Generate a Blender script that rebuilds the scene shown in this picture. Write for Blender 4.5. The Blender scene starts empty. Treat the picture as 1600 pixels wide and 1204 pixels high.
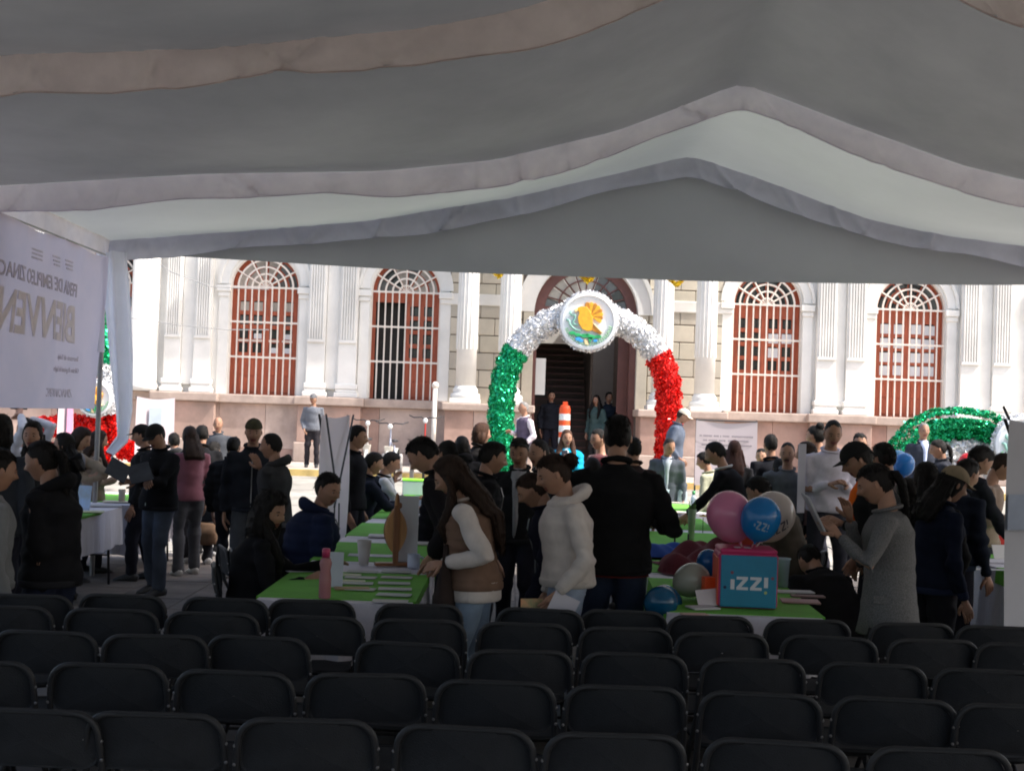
import bpy, bmesh, math, random
import numpy as np
from mathutils import Vector, Matrix
random.seed(7); rng = np.random.default_rng(7)
SC = bpy.context.scene; COL = SC.collection
R = math.radians
# ---------------------------------------------------------------- camera, sky, sun, exposure
F = 2100.0; CZ = 1.78; ROLL = R(2.0); PITCH = math.atan(46 / F)
cam = bpy.data.objects.new('camera', bpy.data.cameras.new('camera')); COL.objects.link(cam)
cam.data.sensor_width = 36; cam.data.lens = F / 1600 * 36
cam.data.clip_start = .05; cam.data.clip_end = 500
_f = Vector((0, math.cos(PITCH), math.sin(PITCH))); _u0 = Vector((0, -math.sin(PITCH), math.cos(PITCH)))
_r = Vector((1, 0, 0)) * math.cos(ROLL) + _u0 * math.sin(ROLL)
_u = _u0 * math.cos(ROLL) - Vector((1, 0, 0)) * math.sin(ROLL)
cam.matrix_world = Matrix(((_r.x, _u.x, -_f.x, 0), (_r.y, _u.y, -_f.y, 0), (_r.z, _u.z, -_f.z, CZ), (0, 0, 0, 1)))
SC.camera = cam
cam.data.dof.use_dof = False
SUN = Vector((.60, -.17, .80)).normalized()          # towards the sun: high, from the right, a little behind us
w = bpy.data.worlds.new('World'); SC.world = w; w.use_nodes = True
nt = w.node_tree; bg = nt.nodes['Background']
sky = nt.nodes.new('ShaderNodeTexSky'); sky.sky_type = 'NISHITA'; sky.sun_disc = False
sky.sun_elevation = math.asin(SUN.z); sky.sun_rotation = math.atan2(SUN.x, SUN.y)
sky.air_density = 1.0; sky.dust_density = 4.5; sky.ozone_density = .6
nt.links.new(sky.outputs[0], bg.inputs[0]); bg.inputs[1].default_value = .15
sl = bpy.data.lights.new('sun', 'SUN'); sl.energy = 2.9; sl.angle = R(.5); sl.color = (1, .955, .89)
so = bpy.data.objects.new('sun', sl); COL.objects.link(so); so.rotation_euler = SUN.to_track_quat('Z', 'Y').to_euler()
SC.view_settings.view_transform = 'Standard'; SC.view_settings.look = 'None'
SC.view_settings.gamma = 1; SC.view_settings.use_curve_mapping = False
SC.view_settings.exposure = 1.2
SC.cycles.filter_width = 1.9; SC.cycles.max_bounces = 8; SC.cycles.diffuse_bounces = 5; SC.cycles.use_denoising = True
SC.cycles.sample_clamp_indirect = 6

def U(px, py, d):                      # the point at distance d (world Y) seen at photo pixel px, py
    v = _r * ((px - 800) / F) + _u * ((602 - py) / F) + _f
    k = d / v.y
    return Vector((v.x * k, d, CZ + v.z * k))
def T(px, py, z):                      # the point at height z seen at photo pixel px, py
    v = _r * ((px - 800) / F) + _u * ((602 - py) / F) + _f
    k = (z - CZ) / v.z
    return Vector((v.x * k, v.y * k, z))
def ground(d):
    if d < 16: return 0.0
    if d < 28.6: return (d - 16) / 12.6 * .34
    return .47

# ---------------------------------------------------------------- materials
MATS = {}
def mat(name, col, rough=.8, metal=0, var=.12, vs=6, bump=0, bs=60, spec=.5, trans=0, sheen=0, emit=None, coat=0, alpha=1, transl=0, stretch=None, sss=0, tint=None):
    if name in MATS: return MATS[name]
    m = bpy.data.materials.new(name); m.use_nodes = True; n = m.node_tree.nodes; l = m.node_tree.links
    b = n['Principled BSDF']
    b.inputs['Roughness'].default_value = rough; b.inputs['Metallic'].default_value = metal
    b.inputs['Specular IOR Level'].default_value = spec
    if trans: b.inputs['Transmission Weight'].default_value = trans
    if sheen: b.inputs['Sheen Weight'].default_value = sheen; b.inputs['Sheen Roughness'].default_value = .5
    if coat: b.inputs['Coat Weight'].default_value = coat; b.inputs['Coat Roughness'].default_value = .12
    if alpha < 1: b.inputs['Alpha'].default_value = alpha
    if sss: b.inputs['Subsurface Weight'].default_value = sss; b.inputs['Subsurface Radius'].default_value = (.02, .008, .004); b.inputs['Subsurface Scale'].default_value = .5
    c4 = (*col, 1)
    tc = n.new('ShaderNodeTexCoord'); src = tc.outputs['Object']
    if stretch:
        mp = n.new('ShaderNodeMapping'); mp.inputs['Scale'].default_value = stretch; l.new(src, mp.inputs[0]); src = mp.outputs[0]
    if var:
        nz = n.new('ShaderNodeTexNoise'); nz.inputs['Scale'].default_value = vs; nz.inputs['Detail'].default_value = 6; nz.inputs['Roughness'].default_value = .62
        l.new(src, nz.inputs['Vector'])
        rp = n.new('ShaderNodeMix'); rp.data_type = 'RGBA'
        lo = tuple(max(0, c * (1 - var)) for c in (tint or col)); hi = tuple(min(1, c * (1 + var)) for c in col)
        rp.inputs[6].default_value = (*lo, 1); rp.inputs[7].default_value = (*hi, 1)
        mr = n.new('ShaderNodeMapRange'); mr.inputs[1].default_value = .3; mr.inputs[2].default_value = .7
        l.new(nz.outputs[0], mr.inputs[0]); l.new(mr.outputs[0], rp.inputs[0]); l.new(rp.outputs[2], b.inputs['Base Color'])
        csock = rp.outputs[2]
    else:
        b.inputs['Base Color'].default_value = c4; csock = None
    if bump:
        n2 = n.new('ShaderNodeTexNoise'); n2.inputs['Scale'].default_value = bs; n2.inputs['Detail'].default_value = 4
        l.new(src, n2.inputs['Vector'])
        bp = n.new('ShaderNodeBump'); bp.inputs['Strength'].default_value = bump; bp.inputs['Distance'].default_value = .01
        l.new(n2.outputs[0], bp.inputs['Height']); l.new(bp.outputs[0], b.inputs['Normal'])
    if transl:
        tr = n.new('ShaderNodeBsdfTranslucent'); mx = n.new('ShaderNodeMixShader'); mx.inputs[0].default_value = transl
        if csock: l.new(csock, tr.inputs[0])
        else: tr.inputs[0].default_value = c4
        l.new(b.outputs[0], mx.inputs[1]); l.new(tr.outputs[0], mx.inputs[2]); l.new(mx.outputs[0], n['Material Output'].inputs[0])
    if emit: b.inputs['Emission Color'].default_value = c4; b.inputs['Emission Strength'].default_value = emit
    MATS[name] = m; return m
def cloth(col, k=''):
    nm = 'cloth_%03d_%03d_%03d%s' % (*[int(c * 999) for c in col], k)
    return mat(nm, col, rough=.92, var=.18, vs=9, bump=.35, bs=220, spec=.12)
def knit(col):
    nm = 'knit_%03d_%03d_%03d' % tuple(int(c * 999) for c in col)
    return mat(nm, col, rough=.97, var=.1, vs=14, bump=.5, bs=320, spec=.1, sheen=.3)
def tweed(col):
    nm = 'tweed_%03d' % int(col[0] * 999)
    return mat(nm, col, rough=.95, var=.42, vs=150, bump=.4, bs=200, spec=.1)
def denim(col):
    nm = 'denim_%03d_%03d_%03d' % tuple(int(c * 999) for c in col)
    return mat(nm, col, rough=.9, var=.3, vs=5, bump=.3, bs=400, spec=.2)
def paper(col=(.78, .78, .76)): return mat('paper_%03d_%03d_%03d' % tuple(int(c * 999) for c in col), col, rough=.7, var=.03, spec=.3)

# ---------------------------------------------------------------- mesh helpers
class MB:
    def __init__(s): s.v = []; s.f = []; s.m = []; s.n = 0
    def add(s, vs, fs, mi=0):
        o = s.n; s.v.extend([tuple(p) for p in vs]); s.n += len(vs)
        s.f.extend([tuple(i + o for i in f) for f in fs]); s.m.extend([mi] * len(fs)); return s
    def box(s, x0, x1, y0, y1, z0, z1, mi=0, M=None):
        vs = [Vector((x, y, z)) for z in (z0, z1) for y in (y0, y1) for x in (x0, x1)]
        if M is not None: vs = [M @ v for v in vs]
        return s.add(vs, [(0, 2, 3, 1), (4, 5, 7, 6), (0, 1, 5, 4), (2, 6, 7, 3), (0, 4, 6, 2), (1, 3, 7, 5)], mi)
    def prism(s, poly, y0, y1, mi=0, M=None):      # outline in x,z run from y0 (front) to y1
        n = len(poly)
        a = sum(poly[i][0] * poly[(i + 1) % n][1] - poly[(i + 1) % n][0] * poly[i][1] for i in range(n))
        if a < 0: poly = poly[::-1]
        vs = [Vector((x, y0, z)) for x, z in poly] + [Vector((x, y1, z)) for x, z in poly]
        if M is not None: vs = [M @ v for v in vs]
        fs = [tuple(range(n)), tuple(range(2 * n - 1, n - 1, -1))]
        fs += [(i, i + n, (i + 1) % n + n, (i + 1) % n) for i in range(n)]
        return s.add(vs, fs, mi)
    def tube(s, pts, rad, seg=8, mi=0, cap=True, side=None, closed=False, seam=0):
        pts = [Vector(p) for p in pts]; n = len(pts)
        if not hasattr(rad, '__len__'): rad = [rad] * n
        rr = [(r if hasattr(r, '__len__') else (r, r)) for r in rad]
        vs = []; prev = Vector(side) if side is not None else None
        for i, p in enumerate(pts):
            if closed: t = pts[(i + 1) % n] - pts[i - 1]
            else: t = pts[min(i + 1, n - 1)] - pts[max(i - 1, 0)]
            if t.length < 1e-9: t = Vector((0, 0, 1))
            t.normalize()
            if prev is None: prev = Vector((1, 0, 0)) if abs(t.x) < .9 else Vector((0, 1, 0))
            a = prev - t * prev.dot(t)
            if a.length < 1e-6: a = t.orthogonal()
            a.normalize(); prev = a; b = t.cross(a)
            for k in range(seg):
                q = 2 * math.pi * k / seg
                vs.append(p + a * (math.cos(q) * rr[i][0]) + b * (math.sin(q) * rr[i][1]))
        fs = []
        m = n if closed else n - 1
        for i in range(m):
            j = (i + 1) % n
            for k in range(seg):
                k2 = (k + 1) % seg
                fs.append((i * seg + k, i * seg + k2, j * seg + k2, j * seg + k))
        if cap and not closed:
            fs.append(tuple(range(seg - 1, -1, -1))); fs.append(tuple((n - 1) * seg + k for k in range(seg)))
        return s.add(vs, fs, mi)
    def lathe(s, prof, seg=20, c=(0, 0, 0), mi=0, M=None):   # prof: (radius, z)
        vs = []; n = len(prof)
        for r, z in prof:
            for k in range(seg):
                q = 2 * math.pi * k / seg; v = Vector((c[0] + r * math.cos(q), c[1] + r * math.sin(q), c[2] + z))
                vs.append(M @ v if M is not None else v)
        fs = [(i * seg + k, i * seg + (k + 1) % seg, (i + 1) * seg + (k + 1) % seg, (i + 1) * seg + k) for i in range(n - 1) for k in range(seg)]
        fs.append(tuple(range(seg - 1, -1, -1))); fs.append(tuple((n - 1) * seg + k for k in range(seg)))
        return s.add(vs, fs, mi)
    def ell(s, c, r, M=None, nu=14, nv=9, mi=0):
        vs = []; fs = []
        for i in range(nv + 1):
            th = math.pi * i / nv
            for k in range(nu):
                q = 2 * math.pi * k / nu
                v = Vector((math.sin(th) * math.cos(q) * r[0], math.sin(th) * math.sin(q) * r[1], math.cos(th) * r[2]))
                if M is not None: v = M @ v
                vs.append(v + Vector(c))
        for i in range(nv):
            for k in range(nu):
                k2 = (k + 1) % nu
                fs.append((i * nu + k, (i + 1) * nu + k, (i + 1) * nu + k2, i * nu + k2))
        return s.add(vs, fs, mi)
    def mesh(s, name, mats, smooth=False, weld=False):
        me = bpy.data.meshes.new(name); me.from_pydata([tuple(v) for v in s.v], [], s.f)
        for m in (mats if isinstance(mats, (list, tuple)) else [mats]): me.materials.append(m)
        if any(s.m): me.polygons.foreach_set('material_index', s.m)
        if weld:
            bm = bmesh.new(); bm.from_mesh(me); bmesh.ops.remove_doubles(bm, verts=bm.verts, dist=1e-5); bm.to_mesh(me); bm.free()
        if smooth: me.polygons.foreach_set('use_smooth', [True] * len(me.polygons))
        me.update(); return me
    def build(s, name, mats, parent=None, smooth=False, bev=0, weld=False, loc=None, rz=0, auto=0, seg=2):
        return link(name, s.mesh(name, mats, smooth, weld), parent, loc, rz, bev, seg)
def link(name, me, parent=None, loc=None, rz=0, bev=0, seg=2):
    o = bpy.data.objects.new(name, me); COL.objects.link(o)
    if parent is not None: o.parent = parent
    if loc is not None: o.location = loc
    if rz: o.rotation_euler.z = rz
    if bev:
        b = o.modifiers.new('bevel', 'BEVEL'); b.width = bev; b.segments = seg; b.limit_method = 'ANGLE'; b.angle_limit = R(40)
    return o
def tag(o, label, cat, group=None, kind=None):
    o['label'] = label; o['category'] = cat
    if group: o['group'] = group
    if kind: o['kind'] = kind
    return o
def thing(name, label, cat, loc=(0, 0, 0), rz=0, group=None):
    o = bpy.data.objects.new(name, None); COL.objects.link(o); o.location = loc; o.rotation_euler.z = rz
    o.empty_display_size = .1
    return tag(o, label, cat, group)
def struct(o): o['kind'] = 'structure'; return o
def copy_tree(o, parent=None):
    c = o.copy(); COL.objects.link(c)
    if parent is not None: c.parent = parent
    for ch in list(KIDS.get(o.name, [])) or [x for x in o.children]: copy_tree(ch, c)
    return c
KIDS = {}
def sheet(nu, nv, fn, th=0, name='sheet'):           # fn(u, v) -> point ; returns MB (double sided grid, optional thickness)
    b = MB(); vs = [fn(i / nu, j / nv) for j in range(nv + 1) for i in range(nu + 1)]
    fs = [(j * (nu + 1) + i, j * (nu + 1) + i + 1, (j + 1) * (nu + 1) + i + 1, (j + 1) * (nu + 1) + i) for j in range(nv) for i in range(nu)]
    b.add(vs, fs); return b
def text_mesh(body, size, ext=.002, align='CENTER', bold=0):
    cu = bpy.data.curves.new('txt', 'FONT'); cu.body = body; cu.size = size; cu.extrude = ext; cu.align_x = align; cu.offset = bold
    cu.resolution_u = 3
    o = bpy.data.objects.new('txt', cu); COL.objects.link(o)
    dg = bpy.context.evaluated_depsgraph_get(); me = bpy.data.meshes.new_from_object(o.evaluated_get(dg))
    bpy.data.objects.remove(o); return me
def remesh(mb, voxel, smooth_it=3, name='m'):
    me = mb.mesh(name, [mat('tmp', (.5, .5, .5))]); o = bpy.data.objects.new('tmp', me); COL.objects.link(o)
    r = o.modifiers.new('r', 'REMESH'); r.mode = 'VOXEL'; r.voxel_size = voxel
    if smooth_it: sm = o.modifiers.new('s', 'SMOOTH'); sm.factor = .5; sm.iterations = smooth_it
    dg = bpy.context.evaluated_depsgraph_get(); out = bpy.data.meshes.new_from_object(o.evaluated_get(dg))
    bpy.data.objects.remove(o); bpy.data.meshes.remove(me)
    out.materials.clear(); return out
def vget(me):
    a = np.empty(len(me.vertices) * 3, np.float32); me.vertices.foreach_get('co', a); return a.reshape(-1, 3)
def vset(me, a): me.vertices.foreach_set('co', np.ascontiguousarray(a, np.float32).ravel()); me.update()
def nget(me):
    a = np.empty(len(me.vertices) * 3, np.float32); me.vertex_normals.foreach_get('vector', a); return a.reshape(-1, 3)
# ---------------------------------------------------------------- ground
M_white = mat('white_paint', (.80, .785, .745), rough=.75, var=.07, vs=.9, bump=.1, bs=25, tint=(.72, .705, .665))
M_stone = mat('pink_stone', (.36, .235, .19), rough=.85, var=.28, vs=2.2, bump=.4, bs=18, tint=(.40, .29, .24))
M_ledge = mat('ledge_stone', (.42, .33, .28), rough=.85, var=.2, vs=3, bump=.3, bs=20)
M_beige = mat('beige_block', (.52, .475, .385), rough=.85, var=.12, vs=2.5, bump=.2, bs=30)
M_joint = mat('dark_joint', (.16, .13, .11), rough=.95, var=.2)
M_wood = mat('red_wood', (.44, .105, .048), rough=.5, var=.22, vs=3, bump=.2, bs=30, stretch=(6, 6, 1))
M_dwood = mat('dark_wood', (.13, .05, .04), rough=.5, var=.2, vs=4)
M_glass = mat('window_glass', (.03, .035, .035), rough=.08, var=0, spec=.7)
M_iron = mat('white_iron', (.76, .68, .60), rough=.55, var=.06, vs=8)
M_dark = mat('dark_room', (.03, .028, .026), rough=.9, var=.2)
def gmat(name, c1, c2, sc):
    m = mat(name, c1, rough=.88, var=.25, vs=sc, bump=.3, bs=35, tint=c2); return m
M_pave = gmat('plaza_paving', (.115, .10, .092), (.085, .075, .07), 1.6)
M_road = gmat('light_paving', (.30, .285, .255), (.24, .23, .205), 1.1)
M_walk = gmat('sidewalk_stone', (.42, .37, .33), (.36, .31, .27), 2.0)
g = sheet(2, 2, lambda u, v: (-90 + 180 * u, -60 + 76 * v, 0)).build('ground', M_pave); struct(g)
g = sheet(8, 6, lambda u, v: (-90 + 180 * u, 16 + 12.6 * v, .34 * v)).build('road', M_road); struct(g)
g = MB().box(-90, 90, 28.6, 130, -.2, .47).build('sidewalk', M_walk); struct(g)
k = MB()
g = MB().box(-90, 90, 28.45, 28.6, .1, .475).build('kerb', mat('yellow_paint', (.58, .42, .15), rough=.7, var=.25, vs=3)); struct(g)
# paving flags, individually laid under the tent where the photo shows them
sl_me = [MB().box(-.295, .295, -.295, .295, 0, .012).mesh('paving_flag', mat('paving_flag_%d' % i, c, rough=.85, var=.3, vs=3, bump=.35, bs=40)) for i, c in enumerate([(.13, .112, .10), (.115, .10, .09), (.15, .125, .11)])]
pv = struct(MB().box(-4.8, -1.2, 9.0, 16.2, .001, .003).build('paved_floor', M_joint)) if False else None
gobj = bpy.data.objects['ground']
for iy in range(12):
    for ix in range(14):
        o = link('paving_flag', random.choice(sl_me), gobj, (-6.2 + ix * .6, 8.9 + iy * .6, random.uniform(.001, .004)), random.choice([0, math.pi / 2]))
# road slabs (large concrete panels with open joints)
rm = MB().box(-1.48, 1.48, -1.48, 1.48, 0, .02).mesh('road_slab', M_road)
robj = bpy.data.objects['road']
for iy in range(4):
    for ix in range(13):
        o = link('road_slab', rm, robj, (-18 + ix * 3, 17.6 + iy * 3, ground(17.6 + iy * 3) - .008)); o.rotation_euler.x = math.atan(.34 / 12.6)
# ---------------------------------------------------------------- town hall facade
FY = 33.0
bld = thing('town_hall', 'long white neoclassical town hall with arched red windows behind the tents', 'building', (0, FY, 0))
def fx(px, py=520): return U(px, py, FY).x
def fz(px, py): return U(px, py, FY).z
ZB, ZS, ZT = 2.06, 4.70, 8.8
wins = [(358, 466), (578, 687), (1144, 1252), (1368, 1477)]
WX = [(fx(a), fx(b)) for a, b in wins]
DX = (fx(834), fx(995)); DS = 4.33
wins_all = sorted([(a, b, ZS, ZB) for a, b in WX] + [(DX[0], DX[1], DS, .47)] + [(WX[0][0] - 3.85, WX[0][1] - 3.85, ZS, ZB), (WX[3][0] + 3.95, WX[3][1] + 3.95, ZS, ZB)])
def wall_strip(mb, xa, xb, wl, z0, z1, Y0=0, Y1=.5):
    x = xa
    for a, b, zs, zb in wl:
        mb.box(x, a, Y0, Y1, z0, z1)
        r = (b - a) / 2; cx = (a + b) / 2; N = 24
        if zb > z0 + .01: mb.box(a, b, Y0, Y1, z0, zb)
        arc = [(cx - r * math.cos(math.pi * i / N), zs + r * math.sin(math.pi * i / N)) for i in range(N + 1)]
        for i in range(N):
            p, q = arc[i], arc[i + 1]
            vs = [(p[0], Y0, p[1]), (q[0], Y0, q[1]), (q[0], Y0, z1), (p[0], Y0, z1), (p[0], Y1, p[1]), (q[0], Y1, q[1]), (q[0], Y1, z1), (p[0], Y1, z1)]
            mb.add(vs, [(0, 1, 2, 3), (7, 6, 5, 4), (0, 4, 5, 1), (3, 2, 6, 7)])
        x = b
    mb.box(x, xb, Y0, Y1, z0, z1)
mb = MB(); wall_strip(mb, -26, 26, wins_all, ZB, ZT)
mb.build('wall', M_white, bld)
mb = MB(); x = -26
mb.box(-26, DX[0], 0, .5, .3, ZB); mb.box(DX[1], 26, 0, .5, .3, ZB); mb.build('plinth_wall', M_joint, bld)
# plinth slabs, one by one, and the ledge over them
def slab_run(xa, xb, y, z0=.47, z1=1.84):
    x = xa
    while x < xb - .05:
        wd = min(random.uniform(1.1, 1.5), xb - x)
        if xb - x - wd < .4: wd = xb - x
        hs = [z0, z0 + .28, z1] if True else [z0, z1]
        for a, b in zip(hs[:-1], hs[1:]):
            cc = random.choice([(.36, .235, .19), (.42, .31, .26), (.33, .205, .165), (.45, .35, .30)])
            MB().box(x + .004, x + wd - .004, y, y + .11, a + .004, b - .004).build('stone_slab', mat('slab_%d' % int(cc[0] * 100), cc, rough=.85, var=.28, vs=1.4, bump=.4, bs=16), bld, bev=.006, seg=1)
        x += wd
slab_run(-14, fx(700, 640), -.1); slab_run(fx(1130, 640), 15, -.1)
for a, b in ((-14, fx(700, 640)), (fx(1130, 640), 15)):
    MB().box(a, b, -.24, .02, 1.84, 2.055).build('ledge', M_ledge, bld, bev=.03)
# projecting piers of the plinth under the pilaster pairs
PIL = [(258, 288), (304, 335), (480, 513), (529, 562), (1272, 1307), (1318, 1353), (1496, 1530), (1546, 1580)]
pairs = [(245, 340), (468, 566), (1262, 1358), (1486, 1586)]
for a, b in pairs:
    xa, xb = fx(a, 630) , fx(b, 630)
    MB().box(xa, xb, -.34, -.102, .95, 1.85).build('plinth_pier', M_stone, bld, bev=.02)
    MB().box(xa - .06, xb + .06, -.42, -.105, .47, .947).build('pier_foot', M_ledge, bld, bev=.03)
    MB().box(xa - .08, xb + .08, -.46, -.245, 1.852, 2.06).build('pier_cap', M_ledge, bld, bev=.03)
# fluted pilasters
def pilaster(xa, xb, dep=.20):
    wd = xb - xa; s = MB()
    s.box(xa + .04, xb - .04, -dep, .003, ZB + .33, ZT - .6)
    p = s.build('pilaster', M_white, bld)
    fl = MB(); n = 6; z0 = 3.46
    for i in range(n):
        c = xa + .07 + (wd - .14) * (i + .5) / n; h = (wd - .14) / n * .27
        fl.box(c - h, c + h, -dep - .045, -dep + .001, z0, ZT - .8)
    fl.box(xa + .045, xb - .045, -dep - .05, -dep + .002, z0 - .07, z0 - .001)
    fl.build('fluting', M_white, p)
    bs = MB()
    for z0_, z1_, e in ((ZB + .001, ZB + .12, .07), (ZB + .121, ZB + .2, .03), (ZB + .201, ZB + .33, .045)):
        bs.box(xa - e + .03, xb + e - .03, -dep - e, .004, z0_, z1_)
    bs.build('base', M_white, p, bev=.025, seg=3)
for a, b in PIL: pilaster(fx(a), fx(b))
for q in (-3.4,): 
    pilaster(fx(258) + q, fx(288) + q); 
# round engaged column at the far left, as tall as the storey
c = MB(); c.lathe([(.40, ZB), (.40, ZB + .15), (.34, ZB + .2), (.34, ZT - .6)], 28, (fx(228), -.1, 0)); c.build('engaged_column', M_white, bld, smooth=True)
# shadow-side backing strips between pilasters
for a, b in ((288, 304), (513, 529), (1307, 1318), (1530, 1546)):
    MB().box(fx(a) - .03, fx(b) + .03, -.1, .002, ZB + .2, ZT - .6).build('pilaster_backing', M_white, bld)
# cornice / entablature above the picture
MB().box(-26, 26, -.42, .002, ZT - .6, ZT - .1).build('entablature', M_white, bld, bev=.05)
MB().box(-26, 26, -.7, .6, ZT - .099, ZT + .25).build('cornice', M_white, bld, bev=.08)
# windows
def arc_pts(cx, cz, r, a0=0, a1=math.pi, n=20, y=0): return [(cx - r * math.cos(a0 + (a1 - a0) * i / n), y, cz + r * math.sin(a0 + (a1 - a0) * i / n)) for i in range(n + 1)]
def ring(mb, cx, cz, r0, r1, y0, y1, a0=0, a1=math.pi, n=24):
    for i in range(n):
        t0 = a0 + (a1 - a0) * i / n; t1 = a0 + (a1 - a0) * (i + 1) / n
        P = [(cx - r * math.cos(t), y, cz + r * math.sin(t)) for y in (y0, y1) for r in (r0, r1) for t in (t0, t1)]
        mb.add(P, [(0, 1, 3, 2), (4, 6, 7, 5), (0, 4, 5, 1), (2, 3, 7, 6), (0, 2, 6, 4), (1, 5, 7, 3)])
M_glass_cream = mat('pale_lit_glass', (.45, .42, .36), rough=.3, var=.35, vs=1.5)
M_glass_grey = mat('grey_glass', (.14, .15, .145), rough=.2, var=.4, vs=1.2)
def window(a, b, kind):
    cx = (a + b) / 2; r = (b - a) / 2; y = .26
    f = MB(); ring(f, cx, ZS, r - .10, r + .01, y, y + .08)
    ring(f, cx, ZS, r * .60, r * .60 + .045, y + .01, y + .07)
    f.box(a - .01, a + .10, y, y + .08, ZB, ZS); f.box(b - .10, b + .01, y, y + .08, ZB, ZS)
    f.box(a + .101, b - .101, y, y + .08, ZS - .24, ZS + .02)
    leaves = [(a + .1, cx - .001), (cx + .001, b - .1)]
    if kind == 'open': leaves = leaves[1:]
    for la, lb in leaves:
        f.box(la, la + .09, y + .01, y + .07, ZB, ZS - .24); f.box(lb - .09, lb, y + .01, y + .07, ZB, ZS - .24)
        f.box(la + .091, lb - .091, y + .01, y + .07, ZB, 3.0)
        for k in range(5): f.box(la + .091, lb - .091, y + .012, y + .068, 3.0 + .345 * k - .0, 3.0 + .345 * k + .10 if k < 4 else ZS - .24)
        f.box((la + lb) / 2 - .055, (la + lb) / 2 + .055, y + .013, y + .067, 3.0, ZS - .24)
    wv = f.build('window', M_wood, bld)
    # bottom panels
    for la, lb in leaves:
        m_ = (la + lb) / 2
        for pa, pb in ((la + .12, m_ - .03), (m_ + .03, lb - .12)):
            for za, zb in ((ZB + .06, ZB + .42), (ZB + .48, 2.95)):
                MB().box(pa, pb, y - .012, y + .009, za, zb).build('panel', M_wood, wv, bev=.01, seg=1)
    # panes
    cols = []
    for la, lb in leaves:
        m_ = (la + lb) / 2; cols += [(la + .09, m_ - .045), (m_ + .045, lb - .09)]
    for ci, (pa, pb) in enumerate(cols):
        for rw in range(4):
            z0 = 3.075 + .345 * rw; z1 = z0 + .235
            mm = M_glass
            if kind == 'first': mm = [M_glass, M_glass, M_glass_grey, M_glass_cream][rw]
            MB().box(pa - .01, pb + .01, y + .035, y + .045, z0 - .01, z1 + .01).build('pane', mm, wv)
            pap = (kind == 'papers') or (kind == 'few' and (ci, rw) in ((2, 2), (3, 2), (2, 1)))
            if pap:
                e = random.uniform(-.01, .02)
                MB().box(pa + .0, pb + .01, y + .002, y + .006, z0 - .0 + e, z1 + .0 + e).build('taped_sheet', paper((.72, .74, .76)), wv)
            if kind == 'first' and rw < 2 and ci in (1, 2, 3) and random.random() < .6:
                MB().box(pa + .04, pb - .01, y + .025, y + .03, z0, z1 - .08).build('taped_sheet', paper((.72, .74, .76)), wv)
    if kind == 'first':
        for pa, pb in cols: MB().box(pa - .01, pb + .01, y - .004, y + .004, 3.37, 3.42).build('white_strip', M_iron, wv)
    # fan glass
    nfan = 6
    for i in range(nfan):
        t0, t1 = math.pi * i / nfan + .04, math.pi * (i + 1) / nfan - .04
        mm = {'first': M_glass_cream if i < 4 else M_glass_grey, 'open': [M_glass_grey, M_glass, M_glass_cream, M_glass_grey, M_glass_cream, M_glass_cream][i]}.get(kind, M_glass)
        g_ = MB(); ring(g_, cx, ZS, .04, r - .1, y + .035, y + .045, t0, t1, 5); g_.build('fan_pane', mm, wv)
    sp = MB()
    for i in range(1, nfan):
        t = math.pi * i / nfan; sp.tube([(cx - .05 * math.cos(t), y + .03, ZS + .05 * math.sin(t)), (cx - (r - .1) * math.cos(t), y + .03, ZS + (r - .1) * math.sin(t))], .02, 4)
    sp.build('fan_muntins', M_wood, wv)
    # white iron grille in front
    yb = .04; nb = 10
    for i in range(nb + 1):
        x = a + .02 + (b - a - .04) * i / nb
        bar = MB(); bar.box(x - .0165, x + .0165, yb, yb + .035, ZB + .01, ZS + .03)
        for zc in (2.98, 3.84, ZS):
            bar.add([(x - .04, yb - .006, zc), (x, yb - .006, zc - .07), (x + .04, yb - .006, zc), (x, yb - .006, zc + .07), (x - .04, yb + .03, zc), (x, yb + .03, zc - .07), (x + .04, yb + .03, zc), (x, yb + .03, zc + .07)], [(0, 1, 2, 3), (7, 6, 5, 4), (0, 4, 5, 1), (1, 5, 6, 2), (2, 6, 7, 3), (3, 7, 4, 0)])
        bar.build('iron_bar', M_iron, wv)
    for zc in (2.98, 3.84, ZS): MB().box(a - .02, b + .02, yb - .012, yb - .002, zc - .022, zc + .022).build('cross_bar', M_iron, wv)
    for q in (.985, .80, .60, .40, .20):
        g_ = MB(); ring(g_, cx, ZS, r * q - .024, r * q + .018, yb, yb + .03); g_.build('fan_ring', M_iron, wv)
    for i in range(1, 6):
        t = math.pi * i / 6; r0 = .06 if i == 3 else r * .2
        MB().tube([(cx - r0 * math.cos(t), yb + .005, ZS + r0 * math.sin(t)), (cx - r * math.cos(t), yb + .005, ZS + r * math.sin(t))], .02, 6).build('fan_spoke', M_iron, wv)
    g_ = MB()
    for i in range(1, 8): 
        t = math.pi * i / 8; g_.tube([(cx, yb + .012, ZS), (cx - r * .2 * math.cos(t), yb + .012, ZS + r * .2 * math.sin(t))], .012, 4)
    g_.build('fan_rays', M_iron, wv)
    MB().box(a, b, y + .085, y + .09, ZB, ZS + r).build('dark_backing', M_dark, wv) if kind == 'x' else None
    # white surround
    s = MB(); ring(s, cx, ZS + .06, r + .03, r + .24, -.05, .001); ring(s, cx, ZS + .06, r + .24, r + .31, -.09, .001); s.build('archivolt', M_white, wv)
    for sx, (xa, xb) in ((-1, (a - .26, a - .02)), (1, (b + .02, b + .26))):
        MB().box(xa, xb, -.06, .002, ZB, ZS - .26).build('jamb', M_white, wv)
        i_ = MB(); i_.box(xa - .03, xb + .02, -.10, .003, ZS - .26, ZS - .14); i_.box(xa - .06, xb + .04, -.14, .003, ZS - .139, ZS + .02); i_.build('impost', M_white, wv, bev=.02)
for (a, b), kd in zip(WX, ('first', 'open', 'few', 'papers')): window(a, b, kd)
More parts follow.
